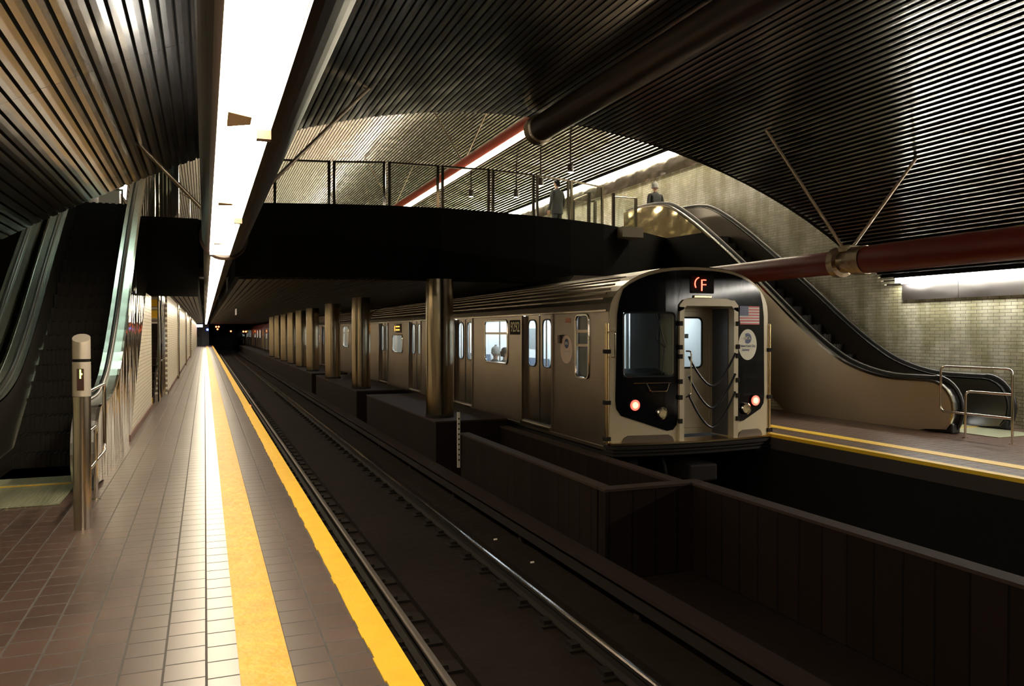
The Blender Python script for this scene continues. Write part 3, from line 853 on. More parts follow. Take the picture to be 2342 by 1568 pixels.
# arrow panel faces the camera side (towards -y, slightly +x)
MB().box(bx - .026, bx + .026, by - brr - .006, by - brr + .02, 1.165, 1.345).build('display', mat('display_dark', (.05, .02, .015), .3), t)
mb = MB()
for (u, v) in ((0, 0), (0, .016), (0, .032), (.010, .016), (0, .046), (0, -.014)):
    mb.box(bx + u - .005, bx + u + .005, by - brr - .009, by - brr - .006, 1.285 + v - .007, 1.285 + v + .007)
mb.build('arrow_light', M_grled, t)

def fillet(pts, r, closed=False, n=5):
    P = [Vector(p) for p in pts]; out = []
    N = len(P)
    for i in range(N):
        if not closed and i in (0, N - 1): out.append(P[i]); continue
        a, b, c = P[i - 1], P[i], P[(i + 1) % N]
        u = (a - b).normalized(); v = (c - b).normalized()
        s, e = b + u * r, b + v * r
        for k in range(n + 1):
            q = k / n; out.append(s.lerp(b, q).lerp(b.lerp(e, q), q))
    return out
def guard(x, label, y0=7.94, y1=9.14, ym=8.7):
    t = empty('guard_rail', (x, y0, 0), label, 'railing', 'guard rails at the escalator feet')
    r = .018
    MB().tube(fillet([(x, y0, 0), (x, y0, 1.10), (x, y1, 1.10), (x, y1, .38), (x, y0, .38)], .09), r, 12).build('loop', M_chrome, t, smooth=True)
    MB().tube(fillet([(x, ym, 0), (x, ym, .73), (x, y0, .73)], .08), r, 12).build('inner_rail', M_chrome, t, smooth=True)
    for y in (y0, ym):
        MB().lathe([(.045, 0), (.045, .01), (.02, .016)], (x, y, 0), seg=20).build('foot_flange', M_chrome, t)
    return t
guard(11.0, 'tubular steel guard rail at the foot of the far escalator')
guard(-1.0, 'tubular steel guard rail behind the bollard at the foot of the near escalator', 7.75, 9.35, 8.62)

# ------------------------------------------------------------------ train
TX, TW = 5.6, 2.9
TY = 10.3
def rz(u):
    q = abs((u - 1.45) / 1.45)
    return 1.95 + .70 * math.sqrt(max(0, 1 - q ** 2.6))
def bulge(u):
    q = (u - 1.45) / 1.45
    return .17 * (1 - q * q)
ROOF = [(0, 1.95)] + [(u, rz(u)) for u in (.02, .06, .12, .2, .3, .45, .6, .8, 1.0, 1.2, 1.45, 1.7, 1.9, 2.1, 2.3, 2.45, 2.6, 2.7, 2.78, 2.84, 2.88)] + [(2.9, 1.95)]
def ring_panel(mb, X, y0, y1, z0, z1, wy0, wy1, wz0, wz1, r, swap=False, n=5):
    """flat panel at plane X (or y plane when swap) with a rounded rectangular hole"""
    inn = []
    cs = [(wy1 - r, wz1 - r, 0), (wy0 + r, wz1 - r, 90), (wy0 + r, wz0 + r, 180), (wy1 - r, wz0 + r, 270)]
    out = []
    oc = [(y1, z1), (y0, z1), (y0, z0), (y1, z0)]
    V = lambda a, b: mb.b.verts.new((X, a, b) if not swap else (a, X, b))
    for i, (cy_, cz_, a0) in enumerate(cs):
        arcp = [(cy_ + r * math.cos(math.radians(a0 + 90 * k / n)), cz_ + r * math.sin(math.radians(a0 + 90 * k / n))) for k in range(n + 1)]
        inn.append([V(*p) for p in arcp]); out.append(V(*oc[i]))
    for i in range(4):
        a = inn[i]
        for k in range(n): mb.b.faces.new((out[i], a[k], a[k + 1]))
        j = (i + 1) % 4
        mb.b.faces.new((out[i], a[-1], inn[j][0], out[j]))
def rframe(mb, X, wy0, wy1, wz0, wz1, r, rad, swap=False):
    pts = [((X, a, b) if not swap else (a, X, b)) for a, b in rrect(wy0, wy1, wz0, wz1, r)]
    mb.tube(pts, rad, 6, closed=True)
DOORS = [(2.04, 3.38), (6.38, 7.7), (10.88, 12.2), (15.08, 16.44)]
WINS = [(4.15, 5.5, 1.02, 1.88), (8.5, 9.85, 1.02, 1.88), (13.0, 14.35, 1.02, 1.56)]
CABW = (.62, 1.10, .92, 1.92)
CARL = 18.15
def train_car(y0, cab, label, detail=True):
    t = empty('subway_car', (TX + 1.45, y0, BED), label, 'train car', 'cars of the steel train')
    Xl, Xr = TX, TX + TW
    yb = y0 + (.0 if cab else .12); ye = y0 + CARL
    def Y(v): return y0 + v
    # sides
    for X, sgn in ((Xl, 1), (Xr, -1)):
        mb = MB()
        holes = list(DOORS) + [(a, b) for a, b, _, _ in WINS] + ([CABW[:2]] if cab else [])
        holes.sort(); cur = .05
        zb, zt = -.10, 1.95
        for a, b in holes:
            if a > cur: mb.face([(X, Y(cur), zb), (X, Y(a), zb), (X, Y(a), zt), (X, Y(cur), zt)])
            if (a, b) in DOORS:
                mb.face([(X, Y(a), 1.97), (X, Y(b), 1.97), (X, Y(b), 1.95), (X, Y(a), 1.95)])
                mb.face([(X, Y(a), zb), (X, Y(b), zb), (X, Y(b), -.0), (X, Y(a), -.0)])
                for e in (a, b):
                    mb.face([(X, Y(e), 0), (X + sgn * .07, Y(e), 0), (X + sgn * .07, Y(e), 1.95), (X, Y(e), 1.95)])
            else:
                w = [q for q in WINS + [CABW] if q[0] == a][0]
                ring_panel(mb, X, Y(a) - .0, Y(b) + .0, zb, zt, Y(a) + .01, Y(b) - .01, w[2], w[3], .09)
            cur = b
        mb.face([(X, Y(cur), zb), (X, ye, zb), (X, ye, zt), (X, Y(cur), zt)])
        mb.build('side_wall', M_train, t)
        # horizontal seam and sill
        for a, b in ((.05, 1.95), (3.46, 6.3), (7.78, 10.8), (12.28, 15.0), (16.52, CARL)):
            MB().box(min(X - sgn * .006, X), max(X - sgn * .006, X), Y(a), Y(b), .905, .915).build('seam_trim', M_trainroof, t)
        MB().box(min(X - sgn * .02, X), max(X - sgn * .02, X), Y(.05), Y(CARL), 1.96, 1.985).build('drip_rail', M_steel, t)
        MB().box(min(X - sgn * .012, X), max(X - sgn * .012, X), Y(.05), Y(CARL), -.13, -.075).build('side_sill', M_trainroof, t)
        if X == Xr: 
            for a, b in DOORS:
                m2 = MB(); m2.box(X - .09, X - .06, Y(a), Y(b), 0, 1.95); m2.build('door_pair', M_door, t)
            continue
        # doors: two leaves each with its window
        for di, (a, b) in enumerate(DOORS):
            mid = (a + b) / 2
            MB().box(X - .018, X + .012, Y(a) - .07, Y(a), -.06, 2.0).build('door_pillar', M_trainroof, t)
            MB().box(X - .018, X + .012, Y(b), Y(b) + .07, -.06, 2.0).build('door_pillar', M_trainroof, t)
            MB().box(X - .05, X + .06, Y(a), Y(b), -.07, -.02).build('door_sill', M_steel, t)
            for l0, l1 in ((a, mid - .006), (mid + .006, b)):
                mb = MB(); c = (l0 + l1) / 2
                ring_panel(mb, X + .06, Y(l0), Y(l1), 0, 1.96, Y(c) - .19, Y(c) + .19, 1.02, 1.87, .12)
                d = mb.build('door_leaf', M_door, t)
                mb = MB(); rframe(mb, X + .058, Y(c) - .19, Y(c) + .19, 1.02, 1.87, .12, .014)
                mb.build('window_gasket', M_rubber, d, smooth=True)
                MB().box(X + .064, X + .068, Y(c) - .19, Y(c) + .19, 1.02, 1.87).build('window_glass', M_winglass, d)
                MB().box(X + .052, X + .06, Y(l0 if l0 != a else l1) - .008, Y(l0 if l0 != a else l1) + .008, 0, 1.95).build('door_seal', M_rubber, d)
        for a, b, z0, z1 in WINS + ([CABW] if cab else []):
            w = MB(); rframe(w, X - .004, Y(a) + .01, Y(b) - .01, z0, z1, .09, .02)
            fr = w.build('window_frame', M_chrome, t, smooth=True)
            mb = MB(); mb.box(X - .006, X + .02, Y(a) + .02, Y(b) - .02, z1 - .28, z1 - .235)
            if (a, b, z0, z1) == CABW:
                mb.box(X - .006, X + .02, Y(a) + .02, Y(b) - .02, 1.42, 1.46)
            if z1 > 1.6: mb.build('window_bar', M_steel, fr)
            else: mb.b.free()
            MB().box(X + .02, X + .026, Y(a) + .01, Y(b) - .01, z0, z1).build('window_glass', M_winglass, fr)
        # destination display above the last window
        MB().box(X - .012, X + .01, Y(13.15), Y(14.15), 1.62, 1.90).build('side_display', M_mask, t)
        mb = MB()
        mb.box(X - .016, X - .012, Y(13.98), Y(14.03), 1.68, 1.84)
        mb.box(X - .016, X - .012, Y(13.35), Y(13.85), 1.80, 1.835); mb.box(X - .016, X - .012, Y(13.35), Y(13.85), 1.70, 1.735)
        mb.build('display_text', M_orled, t)
    # roof shell with ribs
    N = len(ROOF); inner = [(TX + 1.45 + (u - 1.45) * .965, z - .05) for u, z in ROOF]
    mb = MB()
    for i in range(N - 1):
        a, b = ROOF[i], ROOF[i + 1]
        mb.face([(TX + a[0], yb + .06, a[1]), (TX + b[0], yb + .06, b[1]), (TX + b[0], ye, b[1]), (TX + a[0], ye, a[1])])
    mb.build('roof', M_trainroof, t, smooth=True)
    mb = MB()
    for u in (.05, .10, .16, .24, .33, .43):
        z = rz(u)
        for uu in (u, 2.9 - u):
            mb.box(TX + uu - .012, TX + uu + .012, yb + .25, ye - .1, z - .01, z + .014)
    mb.build('roof_rib', M_trainroof, t)
    MB().prism([(TX + .75, 2.56), (TX + 2.15, 2.56), (TX + 2.0, 2.72), (TX + .9, 2.72)], 1, Y(3), Y(7.5)).build('roof_unit', M_trainroof, t)
    MB().prism([(TX + .75, 2.56), (TX + 2.15, 2.56), (TX + 2.0, 2.72), (TX + .9, 2.72)], 1, Y(11), Y(15.5)).build('roof_unit', M_trainroof, t)
    # end bulkheads
    def endcap(y, m, nm):
        poly = [(TX + .0, -.1)] + [(TX + u, z) for u, z in ROOF] + [(TX + 2.9, -.1)]
        mb = MB(); mb.prism(poly, 1, y, y + .04); mb.build(nm, m, t)
    endcap(ye - .06, M_trainroof, 'end_wall')
    if not cab:
        endcap(yb, M_beige, 'end_wall')
        for u in (-.02,):
            MB().tube([(TX - .02, yb - .05, .0), (TX - .02, yb - .05, 1.75)], .03, 10).build('corner_rail', M_gold, t, smooth=True)
    # floor, ceiling, inner lamps, seats, poles
    MB().box(TX + .09, TX + 2.8, Y(1.75 if cab else .3), ye - .1, -.02, .0).build('cabin_floor', M_grey, t)
    MB().box(TX + .09, TX + 2.8, Y(.2), ye - .1, 2.10, 2.12).build('cabin_ceiling', M_white, t)
    for u in (.75, 2.15):
        MB().box(TX + u - .07, TX + u + .07, Y(1.9 if cab else .5), ye - .4, 2.05, 2.08).build('cabin_lamp', M_trainlamp, t)
    MB().box(TX + 2.74, TX + 2.78, Y(1.75 if cab else .3), ye - .2, .0, 2.1).build('lining', M_white, t)
    for a, b in ((4.0, 6.28), (8.2, 10.3), (12.7, 14.6)):
        s = MB(); s.box(TX + .15, TX + .6, Y(a), Y(b), .38, .46); s.box(TX + .12, TX + .2, Y(a), Y(b), .46, .95)
        s.build('bench_seat', M_blue, t)
        s = MB(); s.box(TX + 2.3, TX + 2.7, Y(a), Y(b), .38, .46); s.box(TX + 2.62, TX + 2.72, Y(a), Y(b), .46, .95)
        s.build('bench_seat', M_blue, t)
    for a in (2.4, 3.95, 5.2, 6.6, 8.3, 9.5, 11.2, 12.8, 14.2, 15.4):
        MB().tube([(TX + .75, Y(a), 0), (TX + .75, Y(a), 2.1)], .018, 8).build('grab_pole', M_chrome, t)
    for a in (3.6, 7.95, 12.45):
        MB().tube([(TX + .62, Y(a), .5), (TX + .62, Y(a + .5), 1.1), (TX + .62, Y(a + .5), 1.9)], .02, 8).build('seat_rail', M_chrome, t)
    for a, m in ((2.3, M_orange), (4.5, M_grey), (6.6, M_orange), (9, M_grey)):
        MB().box(TX + 2.72, TX + 2.735, Y(a), Y(a + .8), 1.2, 1.75).build('poster', m, t)
    # underframe and trucks
    MB().box(TX + .1, TX + 2.8, Y(.15), ye - .1, -.3, -.1).build('underframe', M_black, t)
    MB().box(TX + .25, TX + 2.65, Y(6.8), Y(11.3), -.75, -.3).build('equipment_box', M_black, t)
    for c in (2.9, 15.3):
        tr = MB()
        for u in (.5, 2.15):
            tr.prism([(Y(c - 1.2), -.62), (Y(c - .9), -.5), (Y(c - .3), -.75), (Y(c + .3), -.75), (Y(c + .9), -.5), (Y(c + 1.2), -.62), (Y(c + 1.2), -.72), (Y(c + .4), -.95), (Y(c - .4), -.95), (Y(c - 1.2), -.72)], 0, TX + u - .06, TX + u + .12)
        tr.box(TX + .5, TX + 2.2, Y(c - .2), Y(c + .2), -.78, -.7)
        trk = tr.build('truck_frame', M_railside, t)
        for dy in (-.85, .85):
            for u in (.73, 2.17):
                sw = 1 if u < 1.4 else -1
                MB().lathe([(.12, -.06 * sw), (.42, -.06 * sw), (.42, .045 * sw), (.45, .05 * sw), (.45, .07 * sw), (.12, .08 * sw)], (TX + u, Y(c + dy), BED + .182 + .42), 'x', 28).build('wheel', M_railside, trk, smooth=True)
    return t
def shift_parts(o, dy):
    pass
lead = train_car(TY, True, 'leading stainless steel subway car with black and beige front and red tail lights')
# ---- front end of the leading car
t = lead
def plate(name, polys, m, parent, off, th, cuts=None, holes=()):
    """plate following the bulged nose: polygons in (u, z) split into strips and displaced"""
    mb = MB(); b = mb.b
    for poly in polys:
        vs = [b.verts.new((u, 0, z)) for u, z in poly]
        f = b.faces.new(vs)
    us = sorted(set([k * 2.9 / 20 for k in range(1, 20)] + [h[0] for h in holes] + [h[1] for h in holes]))
    for u in us:
        bmesh.ops.bisect_plane(b, geom=b.verts[:] + b.edges[:] + b.faces[:], plane_co=(u, 0, 0), plane_no=(1, 0, 0))
    for h in holes:
        for z in (h[2], h[3]):
            bmesh.ops.bisect_plane(b, geom=b.verts[:] + b.edges[:] + b.faces[:], plane_co=(0, 0, z), plane_no=(0, 0, 1))
    kill = []
    for f in b.faces:
        c = f.calc_center_median()
        for h in holes:
            if h[0] < c.x < h[1] and h[2] < c.z < h[3]: kill.append(f)
    bmesh.ops.delete(b, geom=kill, context='FACES')
    r = bmesh.ops.extrude_face_region(b, geom=b.faces[:])
    ev = [v for v in r['geom'] if isinstance(v, bmesh.types.BMVert)]
    for v in ev: v.co.y = -th
    for v in b.verts:
        v.co = Vector((TX + v.co.x, TY - bulge(v.co.x) - off + v.co.y, v.co.z))
    return mb.build(name, m, parent)
DU0, DU1, DT = 1.13, 2.12, 2.08
roofpts = [(u, z - .01) for u, z in ROOF]
full = [(0.0, .0), (0.0, 1.95)] + roofpts[1:-1] + [(2.9, 1.95), (2.9, .0), (DU1, .0), (DU1, DT - .1), (DU1 - .1, DT), (DU0 + .1, DT), (DU0, DT - .1), (DU0, .0)]
WSH = (.20, 1.02, .98, 1.94)
body = plate('front_panel', [full], M_beige, t, 0, .03, holes=[WSH])
arch = [(u, z - .055) for u, z in ROOF if .2 <= u <= 2.7]
mask = [(.085, .62), (.10, .50), (.17, .40), (.90, .155), (1.0, .17), (1.06, .24), (1.08, .34), (1.08, DT - .06), (1.16, DT + .06), (1.26, DT + .09), (2.0, DT + .09), (2.1, DT + .06), (2.17, DT - .06), (2.17, .42), (2.2, .30), (2.27, .24), (2.34, .25), (2.72, .42), (2.79, .50), (2.81, .62), (2.79, 1.9), (2.76, 2.1)] + [(u, z) for u, z in arch][::-1] + [(.14, 2.1), (.11, 1.9)]
mk = plate('front_mask', [mask], M_mask, t, .032, .012, holes=[WSH])
# door surround
sur = MB()
def onface(u, z, d=0.): return (TX + u, TY - bulge(u) - d, z)
for u0, u1, z0, z1 in ((1.09, 1.17, 0, DT - .05), (2.08, 2.16, 0, DT - .05)):
    sur.box(TX + u0, TX + u1, TY - .17 - .07, TY + .35, z0, z1)
sur.prism([(TX + 1.09, DT - .12), (TX + 1.09, DT - .02), (TX + 1.16, DT + .06), (TX + 2.09, DT + .06), (TX + 2.16, DT - .02), (TX + 2.16, DT - .12), (TX + 2.08, DT - .08), (TX + 2.04, DT - .03), (TX + 1.21, DT - .03), (TX + 1.17, DT - .08)], 1, TY - .24, TY + .35)
sur.build('door_surround', M_beige, t)
MB().box(TX + 2.065, TX + 2.08, TY - .1, TY + .30, .02, 2.04).build('niche_lining', mat('niche_grey', (.10, .10, .11), .4), t)
MB().box(TX + 1.17, TX + 1.185, TY - .1, TY + .30, .02, 2.04).build('niche_lining', mat('niche_grey', (.10, .10, .11), .4), t)
# end door in its recess
mb = MB(); ring_panel(mb, TY + .30, TX + 1.17, TX + 2.08, .02, 2.05, TX + 1.40, TX + 1.86, 1.08, 1.88, .08, swap=True)
dr = mb.build('end_door', M_beige, t)
mb = MB(); rframe(mb, TY + .295, TX + 1.40, TX + 1.86, 1.08, 1.88, .08, .016, swap=True); mb.build('window_gasket', M_rubber, dr, smooth=True)
MB().box(TX + 1.40, TX + 1.86, TY + .31, TY + .315, 1.08, 1.88).build('window_glass', M_winglass, dr)
mb = MB(); mb.tube([(TX + x, TY + .285, z) for x, z in rrect(1.25, 2.0, .12, 1.98, .05)], .008, 6, closed=True); mb.build('door_pressing', M_beige, dr)
MB().tube([(TX + 1.22, TY + .27, 1.3), (TX + 1.22, TY + .20, 1.28), (TX + 1.22, TY + .2, 1.0)], .014, 8).build('door_handle', M_chrome, dr)
MB().box(TX + 1.55, TX + 1.62, TY + .32, TY + .323, 1.55, 1.62).build('notice', M_grey, dr)
# vestibule and cab behind
MB().box(TX + 1.05, TX + 1.08, TY + .3, TY + 1.18, 0, 2.1).build('cab_partition', mat('cab_grey', (.12, .12, .13), .6), t)
MB().box(TX + 2.12, TX + 2.15, TY + .3, TY + 1.75, 0, 2.1).build('vestibule_wall', M_white, t)
MB().box(TX + .8, TX + 2.12, TY + 1.7, TY + 1.73, 0, 2.1).build('vestibule_white_panel', M_white, t)  # white panel added to show bright behind the door window and windshield
MB().box(TX + 1.1, TX + 1.9, TY + .9, TY + 1.5, 2.04, 2.07).build('vestibule_fill_lamp', emis('vestibule_fill_lamp', (.86, .93, 1.), 9.), t)  # fill lamp added to whiten the panel behind the end door
MB().box(TX + .09, TX + .80, TY + 1.2, TY + 1.23, 0, 2.1).build('cab_bulkhead', mat('cab_grey', (.12, .12, .13), .6), t)
MB().box(TX + 1.0, TX + 1.04, TY + 1.2, TY + 1.24, 0, 2.1).build('cab_pillar', M_white, t)
MB().box(TX + .88, TX + .91, TY + 1.22, TY + 1.25, 0, 2.1).build('cab_post', M_white, t)
MB().prism([(TY + .1, .7), (TY + .1, 1.02), (TY + .35, 1.08), (TY + .5, 1.0), (TY + .5, .7)], 0, TX + .12, TX + 1.03).build('cab_console', mat('cab_console', (.03, .03, .035), .5), t)
ws = plate('windshield', [[(WSH[0] - .01, WSH[2] - .01), (WSH[0] - .01, WSH[3] + .01), (WSH[1] + .01, WSH[3] + .01), (WSH[1] + .01, WSH[2] - .01)]], M_winglass, t, .0, .004)
pts = [onface(a, b, .05) for a, b in rrect(WSH[0], WSH[1], WSH[2], WSH[3], .06)]
MB().tube(pts, .016, 6, closed=True).build('window_gasket', M_rubber, ws, smooth=True)
MB().tube([onface(.78, 1.9, .07), onface(.70, 1.55, .06), onface(.84, 1.42, .06), onface(.80, 1.02, .06)], .010, 6).build('wiper', M_rubber, ws)
MB().tube([onface(.70, 1.92, .07), onface(.86, 1.42, .065)], .008, 6).build('wiper_arm', M_rubber, ws)
# lights
def lamp(u, z, r, kind):
    yy = TY - bulge(u) - .05
    if kind == 'tail_light':
        r_ = MB().lathe([(r * 1.45, .02), (r * 1.45, -.03), (r * 1.1, -.045), (r * .95, -.03)], (TX + u, yy, z), 'y', 28).build('tail_light', M_tail if False else M_railside, t, smooth=True)
        MB().lathe([(r * 1.3, -.03), (r * 1.3, -.046)], (TX + u, yy, z), 'y', 28).build('red_lens', emis('red_lens', (.9, .03, .01), 1.4), r_)
        MB().lathe([(r * .75, -.04), (r * .7, -.056)], (TX + u, yy, z), 'y', 24).build('bulb', M_tail, r_)
    else:
        r_ = MB().lathe([(r * 1.5, .02), (r * 1.5, -.035), (r * 1.2, -.05), (r * 1.15, -.02), (r * .3, .01)], (TX + u, yy, z), 'y', 28).build('headlight', M_chrome, t, smooth=True)
        MB().lathe([(r * 1.15, -.036), (r * 1.1, -.044)], (TX + u, yy, z), 'y', 24).build('headlight_lens', mat('headlight_lens', (.7, .58, .36), .15, .9, bump=((60, 60, 60), .8, 1)), r_)
lamp(.36, .56, .062, 'tail_light'); lamp(.80, .43, .062, 'headlight')
lamp(2.56, .56, .062, 'tail_light'); lamp(2.36, .44, .062, 'headlight')
# route sign
yy = TY - .17 - .055
rs = MB().box(TX + 1.28, TX + 1.72, yy, yy + .03, 2.24, 2.52).build('route_display', M_black, t, bevel=.02)
mb = MB()
mb.tube([(TX + 1.46 - .10 * math.cos(math.radians(a)), yy - .008, 2.385 + .10 * math.sin(math.radians(a))) for a in range(-35, 80, 12)], .008, 6)
mb.tube([(TX + 1.485, yy - .008, 2.28), (TX + 1.485, yy - .008, 2.45)], .009, 6)
for z in (2.445, 2.375):
    for k in range(3): mb.box(TX + 1.505 + k * .022, TX + 1.517 + k * .022, yy - .015, yy - .005, z - .007, z + .007)
mb.build('route_letter', M_redled, rs)
MB().box(TX + 1.34, TX + 1.66, yy - .02, yy + .02, 2.17, 2.21).build('marker_lamp_bar', M_gold, t, bevel=.008)
# flag
fl0, fl1, fz0, fz1 = 2.24, 2.68, 1.77, 2.06
stripe = (fz1 - fz0) / 13
base = plate('flag_decal', [[(fl0, fz0), (fl0, fz1), (fl1, fz1), (fl1, fz0)]], M_flagwhite, t, .046, .001)
plate('flag_stripes', [[(fl0, fz0 + k * stripe), (fl0, fz0 + (k + 1) * stripe), (fl1, fz0 + (k + 1) * stripe), (fl1, fz0 + k * stripe)] for k in range(0, 13, 2)], M_flagred, base, .048, .001)
plate('flag_canton', [[(fl0, fz1 - 7 * stripe), (fl0, fz1), (fl0 + .19, fz1), (fl0 + .19, fz1 - 7 * stripe)]], M_flagblue, base, .050, .001)
mb = MB()
for r in range(5):
    for c in range(6):
        u = fl0 + .018 + c * .031; z = fz1 - .018 - r * .031
        p = onface(u, z, .0525); s = .006
        mb.prism([(p[0] + s * (1 if k % 2 == 0 else .4) * math.sin(k * math.pi / 5), p[2] + s * (1 if k % 2 == 0 else .4) * math.cos(k * math.pi / 5)) for k in range(10)], 1, p[1] - .001, p[1])
mb.build('flag_stars', M_flagwhite, base)
# round transit emblem on the front and on the side
def disc(u, z, ru, rzz, n=36): return [(u + ru * math.cos(2 * math.pi * k / n), z + rzz * math.sin(2 * math.pi * k / n)) for k in range(n)]
em = plate('round_emblem', [disc(2.42, 1.45, .20, .245)], M_logo, t, .046, .001)
mb_ = [(2.415 + .085 * math.cos(math.radians(a)), 1.55 + .085 * math.sin(math.radians(a))) for a in range(-130, 131, 13)]
plate('emblem_disc', [mb_ + [(2.375, 1.56)]], M_logoblue, em, .048, .001)
def nrm_ang(u): return math.atan2(.34 * (u - 1.45) / 1.45 / 1.45, 1)
ang = nrm_ang(2.42)
p = onface(2.42, 1.0, .056)
def ftext(nm, s, size, m, u, z, par, sx=1.):
    q = onface(u, z, .058)
    return text(nm, s, size, m, par, q, (math.radians(90), 0, ang), .0008, 'CENTER', sx)
ftext('emblem_letters', 'MTA', .075, M_logo, 2.41, 1.55, em, .8)
ftext('emblem_words', 'New York City', .052, M_logoblue, 2.42, 1.43, em)
ftext('emblem_words', 'Subway', .052, M_logoblue, 2.37, 1.37, em)
def sdisc(y, z, r, x, th, m, nm, par):
    mb = MB(); mb.prism([(y + a, z + b) for a, b in disc(0, 0, r, r)], 0, x - th, x)
    return mb.build(nm, m, par)
se = sdisc(TY + 1.45, 1.36, .235, TX, .004, mat('side_emblem', (.6, .42, .33), .5), 'round_emblem', t)
sdisc(TY + 1.44, 1.46, .08, TX - .004, .002, M_logoblue, 'emblem_disc', se)
text('emblem_letters', 'MTA', .07, M_logo, se, (TX - .007, TY + 1.44, 1.46), (math.radians(90), 0, math.radians(-90)), .0006, 'CENTER', .8)
text('emblem_words', 'New York City\nSubway', .048, M_flagwhite, se, (TX - .007, TY + 1.45, 1.30), (math.radians(90), 0, math.radians(-90)), .0006)
# car number plate
npl = MB().box(TX - .006, TX + .002, TY + 3.47, TY + 4.03, 1.60, 1.88).build('number_plate', mat('number_plate_dark', (.02, .014, .01), .7, spec=.1), t)
text('number_text', '9292', .27, mat('number_gold', (1., .82, .5), .5), npl, (TX - .009, TY + 3.75, 1.74), (math.radians(90), 0, math.radians(-90)), .0008, 'CENTER', .85)
# small marks on the side
MB().box(TX - .05, TX, TY + 1.62, TY + 1.70, 1.46, 1.60).build('marker_box', mat('plate_dark', (.06, .04, .03), .5), t)
MB().box(TX - .006, TX, TY + 1.3, TY + 1.48, 1.80, 1.88).build('small_decal', mat('decal_red', (.4, .12, .06), .5), t)
for k in range(5): pass
# handrails, hinges, grab handle
for xx, lb in ((TX - .035, 0), (TX + 2.935, 1)):
    MB().tube([(xx, TY - .02, -.02), (xx, TY - .02, 1.78)], .032, 14).build('corner_rail', M_gold, t, smooth=True)
    mb = MB()
    for z in (1.36, .60, .06): mb.box(xx - .045, xx + .045, TY - .06, TY + .03, z - .03, z + .03)
    mb.build('rail_clamp', M_railside, t)
MB().tube(fillet([(TX + .02, TY - .06, 1.65), (TX + .02, TY - .16, 1.65), (TX + .02, TY - .16, 1.28), (TX + .02, TY - .06, 1.28)], .03), .010, 8).build('side_grab', M_chrome, t, smooth=True)
MB().tube(fillet([onface(.35, .88, .06), onface(.95, .88, .07)], .02), .011, 8).build('step_bar', M_chrome, t)
MB().tube(fillet([onface(.55, .88, .06), onface(.60, .76, .10), onface(.86, .76, .10), onface(.92, .88, .06)], .03), .010, 8).build('grab_handle', M_chrome, t, smooth=True)
for z in (1.78, 1.42, 1.28, .9, .66, .3):
    for u in (1.10, 2.15): MB().box(TX + u - .03, TX + u + .03, TY - .26, TY - .22, z - .035, z + .035).build('gate_bracket', M_railside, t)
MB().tube(fillet([(TX + 1.19, TY - .25, 1.36), (TX + 1.27, TY - .27, 1.36), (TX + 1.27, TY - .27, .70), (TX + 1.19, TY - .25, .66)], .04), .012, 8).build('gate_rod', M_chrome, t, smooth=True)
# drooping chains across the doorway
for z0, z1, zl in ((1.28, 1.32, .82), (.98, 1.0, .48), (.70, .72, .18)):
    P = []
    for k in range(17):
        q = k / 16; u = 1.24 + (2.1 - 1.24) * q
        z = z0 + (z1 - z0) * q - (((z0 + z1) / 2 - zl)) * (1 - abs(2 * q - 1) ** 1.6) 
        P.append((TX + u, TY - .25, z))
    MB().tube(P, .018, 8).build('gate_chain', M_rubber, t, smooth=True)
# anticlimber sill with ridges and lower steps
def sillp(d, w0=.02):
    return [(TX + u, TY - bulge(u) - d) for u in [2.9 * k / 16 for k in range(17)]]
for k, (d, z0, z1) in enumerate(((.14, -.03, .0), (.17, -.09, -.05), (.15, -.14, -.11), (.17, -.19, -.16))):
    P = [(TX - .03, TY + .1)] + sillp(d) + [(TX + 2.93, TY + .1)]
    MB().prism(P, 2, z0, z1).build('anticlimber_ridge' if k else 'sill_plate', M_gold if k == 0 else M_railside, t)
MB().prism([(TX, TY + .12)] + sillp(.12) + [(TX + 2.9, TY + .12)], 2, -.2, -.03).build('anticlimber', M_black, t)
for u0, u1 in ((.18, 1.02), (2.22, 2.76)):
    plate('step_recess', [[(u0, .0), (u0 + .04, .07), (u0 + .1, .10), (u1 - .1, .10), (u1 - .04, .07), (u1, .0)]], mat('recess_brown', (.10, .07, .045), .6), t, .032, .02)
# coupler, pilot and hoses
MB().box(TX + 1.2, TX + 1.7, TY - .35, TY + .6, -.62, -.36).build('coupler', M_railside, t, bevel=.03)
MB().prism([(TX + .35, -.2), (TX + .55, -.2), (TX + .6, -.75), (TX + .52, -.8)], 1, TY + .1, TY + .2).build('step_bracket', M_railside, t)
MB().box(TX + .5, TX + .75, TY + .08, TY + .2, -.55, -.5).build('step_tread', M_railside, t)
MB().box(TX + .57, TX + .66, TY + .05, TY + .08, -.62, -.58).build('cable_lamp', M_gold, t)
MB().tube([(TX + 1.0, TY + .1, -.3), (TX + 1.0, TY - .05, -.6), (TX + 1.2, TY - .1, -.62)], .03, 8).build('air_hose', M_rubber, t, smooth=True)
# silver arch band around the nose
mb = MB()
for (a, b), (c, d) in zip(ROOF, ROOF[1:]):
    f = lambda u, y: (TX + u, y)
    pa = [(TX + a, TY - bulge(a) - .03, b), (TX + c, TY - bulge(c) - .03, d), (TX + c, TY + .3, d + .004), (TX + a, TY + .3, b + .004)]
    mb.face(pa)
mb.build('nose_band', M_trainroof, t, smooth=True)
MB().box(TX - .004, TX + .01, TY - .01, TY + .16, -.1, 1.95).build('corner_post', M_train, t)

